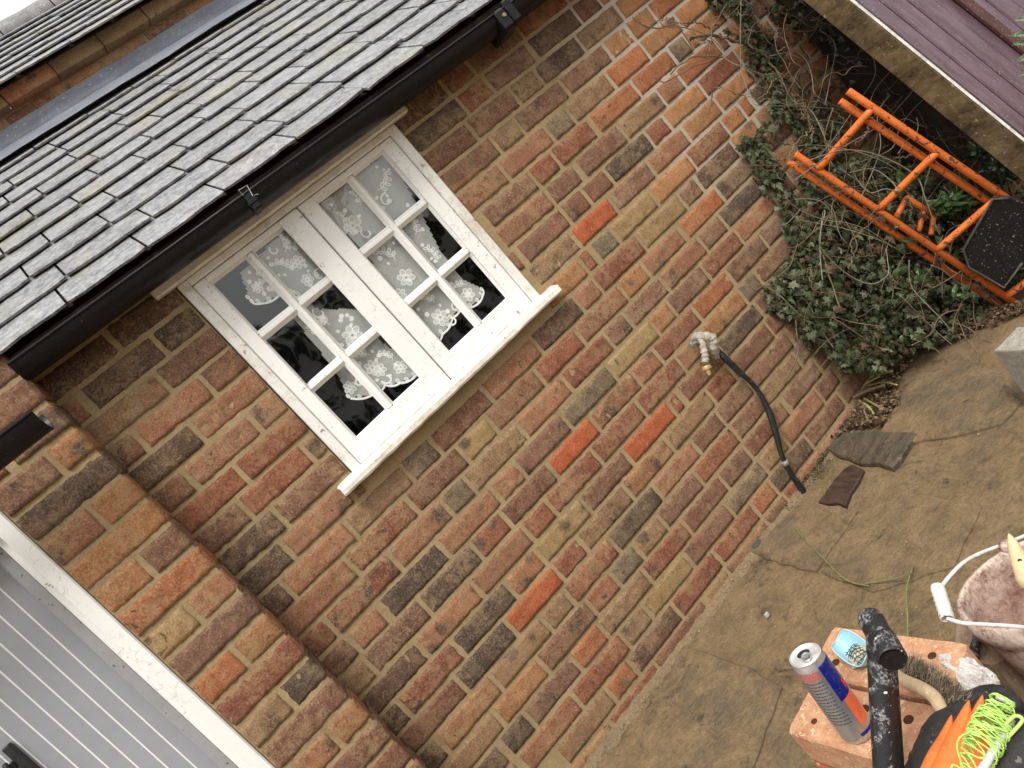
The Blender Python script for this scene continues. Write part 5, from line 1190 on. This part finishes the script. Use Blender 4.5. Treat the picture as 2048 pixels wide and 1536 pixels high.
m.tube([p+Vector((0,0,-.006)) for p in Bc],[.012]*len(Bc),10,0,(.14,.10,.07,1)); m.build('bristles',M_DRY,bs)
# ---------------------------------------------------------------- pale blue plastic tray with netted tiles
bl=thing('blue_tray',onZ(1715,1310,ZT),'pale blue open plastic shell holding cream netted pieces, beside the can','plastic tray')
m=MB(); ce=onZ(1716,1312,ZT+.004); ua=(onZ(1740,1332,ZT)-onZ(1680,1288,ZT)).normalized(); ub=Vector((-ua.y,ua.x,0)); 
def shell(u,v):
    an=2*math.pi*u; r=v; x=math.cos(an)*r; y=math.sin(an)*r; rim=max(0,(r-.55)/.45); h=.020*rim**1.6*(1+.35*math.sin(3*an+1))
    return tuple(ce+ua*(x*.044)+ub*(y*.024)+Vector((0,0,h)))
m.grid(shell,48,12); m.grid(lambda u,v:tuple(Vector(shell(u,v))+Vector((0,0,-.0016))),48,12)
m.tube([Vector(shell(i/48,1)) for i in range(49)],.0011,6); m.build('shell',simple('pale_blue_plastic',(.28,.52,.60),(.40,.64,.70),12,.4,.0003,.4,(.6,.55,.45),160),bl,smooth=True)
m=MB(); cb9=ce+ua*.008+Vector((0,0,.006)); blob(m,cb9,.021,.014,.008,12,16,0,.35); m.build('netted_pieces',simple('cream_pieces',(.20,.22,.18),(.66,.62,.48),75,.7,.002,.3),bl,smooth=True)
m=MB()
for i in range(6):
    x=-.016+.0065*i; P=[cb9+ua*(x+.002*math.sin(k+i))+ub*(-.014+.0047*k)+Vector((0,0,.0105*math.sqrt(max(.05,1-(x/.024)**2))*math.sqrt(max(.06,1-((-.014+.0047*k)/.0155)**2)))) for k in range(7)]; m.tube(P,.0006,4)
for j in range(4):
    y=-.010+.0065*j; P=[cb9+ua*(-.021+.006*k)+ub*(y+.0015*math.sin(k*2+j))+Vector((0,0,.0108*math.sqrt(max(.05,1-(y/.0155)**2))*math.sqrt(max(.06,1-((-.021+.006*k)/.024)**2)))) for k in range(8)]; m.tube(P,.0006,4)
m.build('netting',simple('black_net',(.01,.01,.015),(.02,.02,.03),40,.6,.0),bl)
# ---------------------------------------------------------------- gloves and line winder
M_GLB=simple('black_glove_rubber',(.012,.012,.013),(.035,.033,.031),22,.6,.003,.3,(.12,.11,.10),120)
M_GLO=simple('orange_glove_rubber',(.72,.13,.025),(.82,.20,.05),14,.55,.0015,.35,(.5,.3,.2),160)
def gp(u,v,z): return dep(u,v,z)
gv_=thing('work_glove',gp(1930,1500,.93),'orange backed work glove with black curled palm and fingers lying on the bricks','glove')
def limb(mb,P,Rr,n=16):
    P=[Vector(p) for p in P]; Q=spl(P,6); rs=[]
    for i in range(len(Q)):
        t=i/6; k=min(int(t),len(Rr)-2) if len(Rr)>1 else 0; f=min(t-k,1); rs.append(Rr[k]*(1-f)+Rr[k+1]*f)
    m_=len(Q); d0=(Q[0]-Q[1]).normalized(); d1=(Q[-1]-Q[-2]).normalized(); A=[];B=[];RA=[];RB2=[]
    for a in (1.0,.8,.5,.25): A.append(Q[0]+d0*rs[0]*a); RA.append(rs[0]*math.sqrt(max(.0,1-a*a))+.0003)
    for a in (.25,.5,.8,1.0): B.append(Q[-1]+d1*rs[-1]*a); RB2.append(rs[-1]*math.sqrt(max(.0,1-a*a))+.0003)
    mb.tube(A+Q+B,RA+[r*(1+.05*nz(i*.9,r*99)) for i,r in enumerate(rs)]+RB2,n)
m=MB(); limb(m,[gp(1850,1610,.93),gp(1880,1545,.95),gp(1905,1480,.965),gp(1932,1440,.975)],[.036,.038,.036,.026])
m.build('palm',M_GLB,gv_,smooth=True)
for (PP_,RR_) in [([gp(1925,1440,.975),gp(1950,1408,.985),gp(1980,1392,.99),gp(2008,1392,.975)],[.017,.0165,.0155,.0135]),
 ([gp(1940,1450,.965),gp(1968,1422,.965),gp(2000,1408,.955),gp(2026,1412,.94)],[.017,.0165,.0155,.0135]),
 ([gp(1940,1470,.955),gp(1975,1446,.95),gp(2010,1434,.94),gp(2034,1444,.925)],[.017,.0165,.0155,.013]),
 ([gp(1935,1495,.945),gp(1975,1482,.935),gp(2012,1474,.92)],[.016,.015,.013]),
 ([gp(1890,1480,.965),gp(1893,1455,.975),gp(1905,1432,.98)],[.016,.014,.011])]:
    m=MB(); limb(m,PP_,RR_); m.build('finger',M_GLB,gv_,smooth=True)
m=MB()
def spike(px,zs,Rr):
    P=spl([gp(u,v,z) for (u,v),z in zip(px,zs)],6); n=len(P); rs=[max(.0006,Rr*(1-(i/(n-1))**1.5)) for i in range(n)]; m.tube(P,rs,14)
spike([(1862,1600),(1880,1530),(1893,1480),(1903,1430)],[.86,.885,.91,.93],.021)
spike([(1885,1600),(1908,1530),(1925,1460),(1938,1400)],[.85,.875,.905,.925],.026)
spike([(1915,1600),(1935,1530),(1952,1455),(1965,1390)],[.85,.870,.895,.915],.026)
spike([(1940,1590),(1958,1520),(1972,1460),(1982,1425)],[.84,.860,.885,.90],.018)
m.build('back',M_GLO,gv_,smooth=True)
g3=thing('work_glove',gp(2040,1500,.86),'black rubber work glove bulging at the corner under the green string','glove')
m=MB(); limb(m,[gp(2110,1500,.85),gp(2060,1508,.86),gp(2028,1530,.86),gp(2000,1575,.86)],[.036,.036,.033,.028]); m.build('palm',M_GLB,g3,smooth=True)
m=MB(); limb(m,[gp(2085,1490,.86),gp(2050,1474,.87),gp(2040,1462,.875)],[.024,.022,.018]); m.build('finger',M_GLB,g3,smooth=True)
# line winder: white rod wound with fluorescent string
lw=thing('string_line',gp(1980,1460,.88),'fluorescent green builders line wound round a white rod, on the orange glove','string line')
r0=gp(1990,1390,.885); r1=gp(1935,1600,.80); m=MB(); a=gp(2022,1440,.865); b=gp(1930,1600,.80)
m.tube([a,b],.0048,14); m.tube([gp(1992,1392,.905),gp(2028,1410,.895)],.0035,10); m.build('rod',simple('white_rod',(.60,.60,.60),(.80,.80,.80),20,.35,.0005,.4,(.3,.25,.2),90,Metallic=.2),lw,smooth=True)
m=MB(); c0=gp(2005,1402,.885); c1=gp(1935,1560,.825); axl=(c1-c0).normalized(); pa_=axl.orthogonal().normalized(); pb_=axl.cross(pa_); LL=(c1-c0).length
rw=random.Random(9)
for q in range(44):
    t0_=rw.random(); P=[]; ph=rw.uniform(0,6.3); tl=rw.uniform(-.35,.35)
    for i in range(22):
        an=ph+i*.32; t=t0_+tl*math.sin(i*.32*.5)*.6+.01*rw.random(); t=max(0,min(1,t)); r=(.0145*(.45+.9*math.sin(math.pi*min(1,.15+t*.8))))*(1+.25*rw.uniform(-1,1)*.4)
        P.append(c0+axl*(LL*t)+(pa_*math.cos(an)+pb_*math.sin(an)*.75)*r)
    m.tube(spl(P,2),.00092,5)
m.tube(spl([gp(1935,1560,.81),gp(1915,1500,.82),gp(1920,1475,.825),gp(1940,1465,.83)],8),.0011,5); m.tube(spl([gp(2010,1450,.855),gp(2030,1432,.855),gp(2045,1440,.85),gp(2025,1465,.85),gp(2012,1478,.85)],8),.0022,6)
m.tube(spl([gp(1925,1540,.815),gp(1905,1530,.82),gp(1900,1560,.81)],8),.0011,5)
m.build('string',simple('fluorescent_green',(.33,.56,.10),(.50,.74,.20),60,.6,.0003,.2),lw,smooth=True)
# ---------------------------------------------------------------- hedge and trees added out of view to darken the mirrored lower panes
hd=thing('tree',(0,-9,0),'dark tree and hedge added out of view to darken the reflections in the window panes','tree'); m=MB()
m.box((-14,-9.6,-.1),(16,-9.2,2.35),0)
hr=random.Random(2)
for _ in range(2500):
    x=hr.uniform(-12,14); z=hr.uniform(.2,2.5)+.5*nz(x*.5,1)+ .3*nz(x*2,4); p=Vector((x,-9.1+hr.random()*.3,z)); a=hr.uniform(.15,.3)
    leaf(m,p,(hr.gauss(0,.5),1,hr.gauss(0,.5)),(hr.gauss(0,1),0,hr.gauss(0,1)),a,LAU,(.02,.03,.014,1),.1)
m.build('crown',leafmat('hedge_leaf',0,0,.8),hd); m=MB()
for tx in (-3.2,.4,4.0):
    def grow(p,d,L,r,dp):
        q=p+d*L; m.tube([p,p.lerp(q,.5)+Vector((hr.gauss(0,.04),0,hr.gauss(0,.04))),q],[r,r*.85,r*.7],5)
        if dp:
            for _ in range(3): grow(q,(d+Vector((hr.gauss(0,.5),hr.gauss(0,.3),hr.gauss(.1,.35)))).normalized(),L*.72,r*.62,dp-1)
    grow(Vector((tx,-9.8,0)),Vector((0,0,1)),1.9,.12,5)
m.build('trunk',M_STEM,hd)
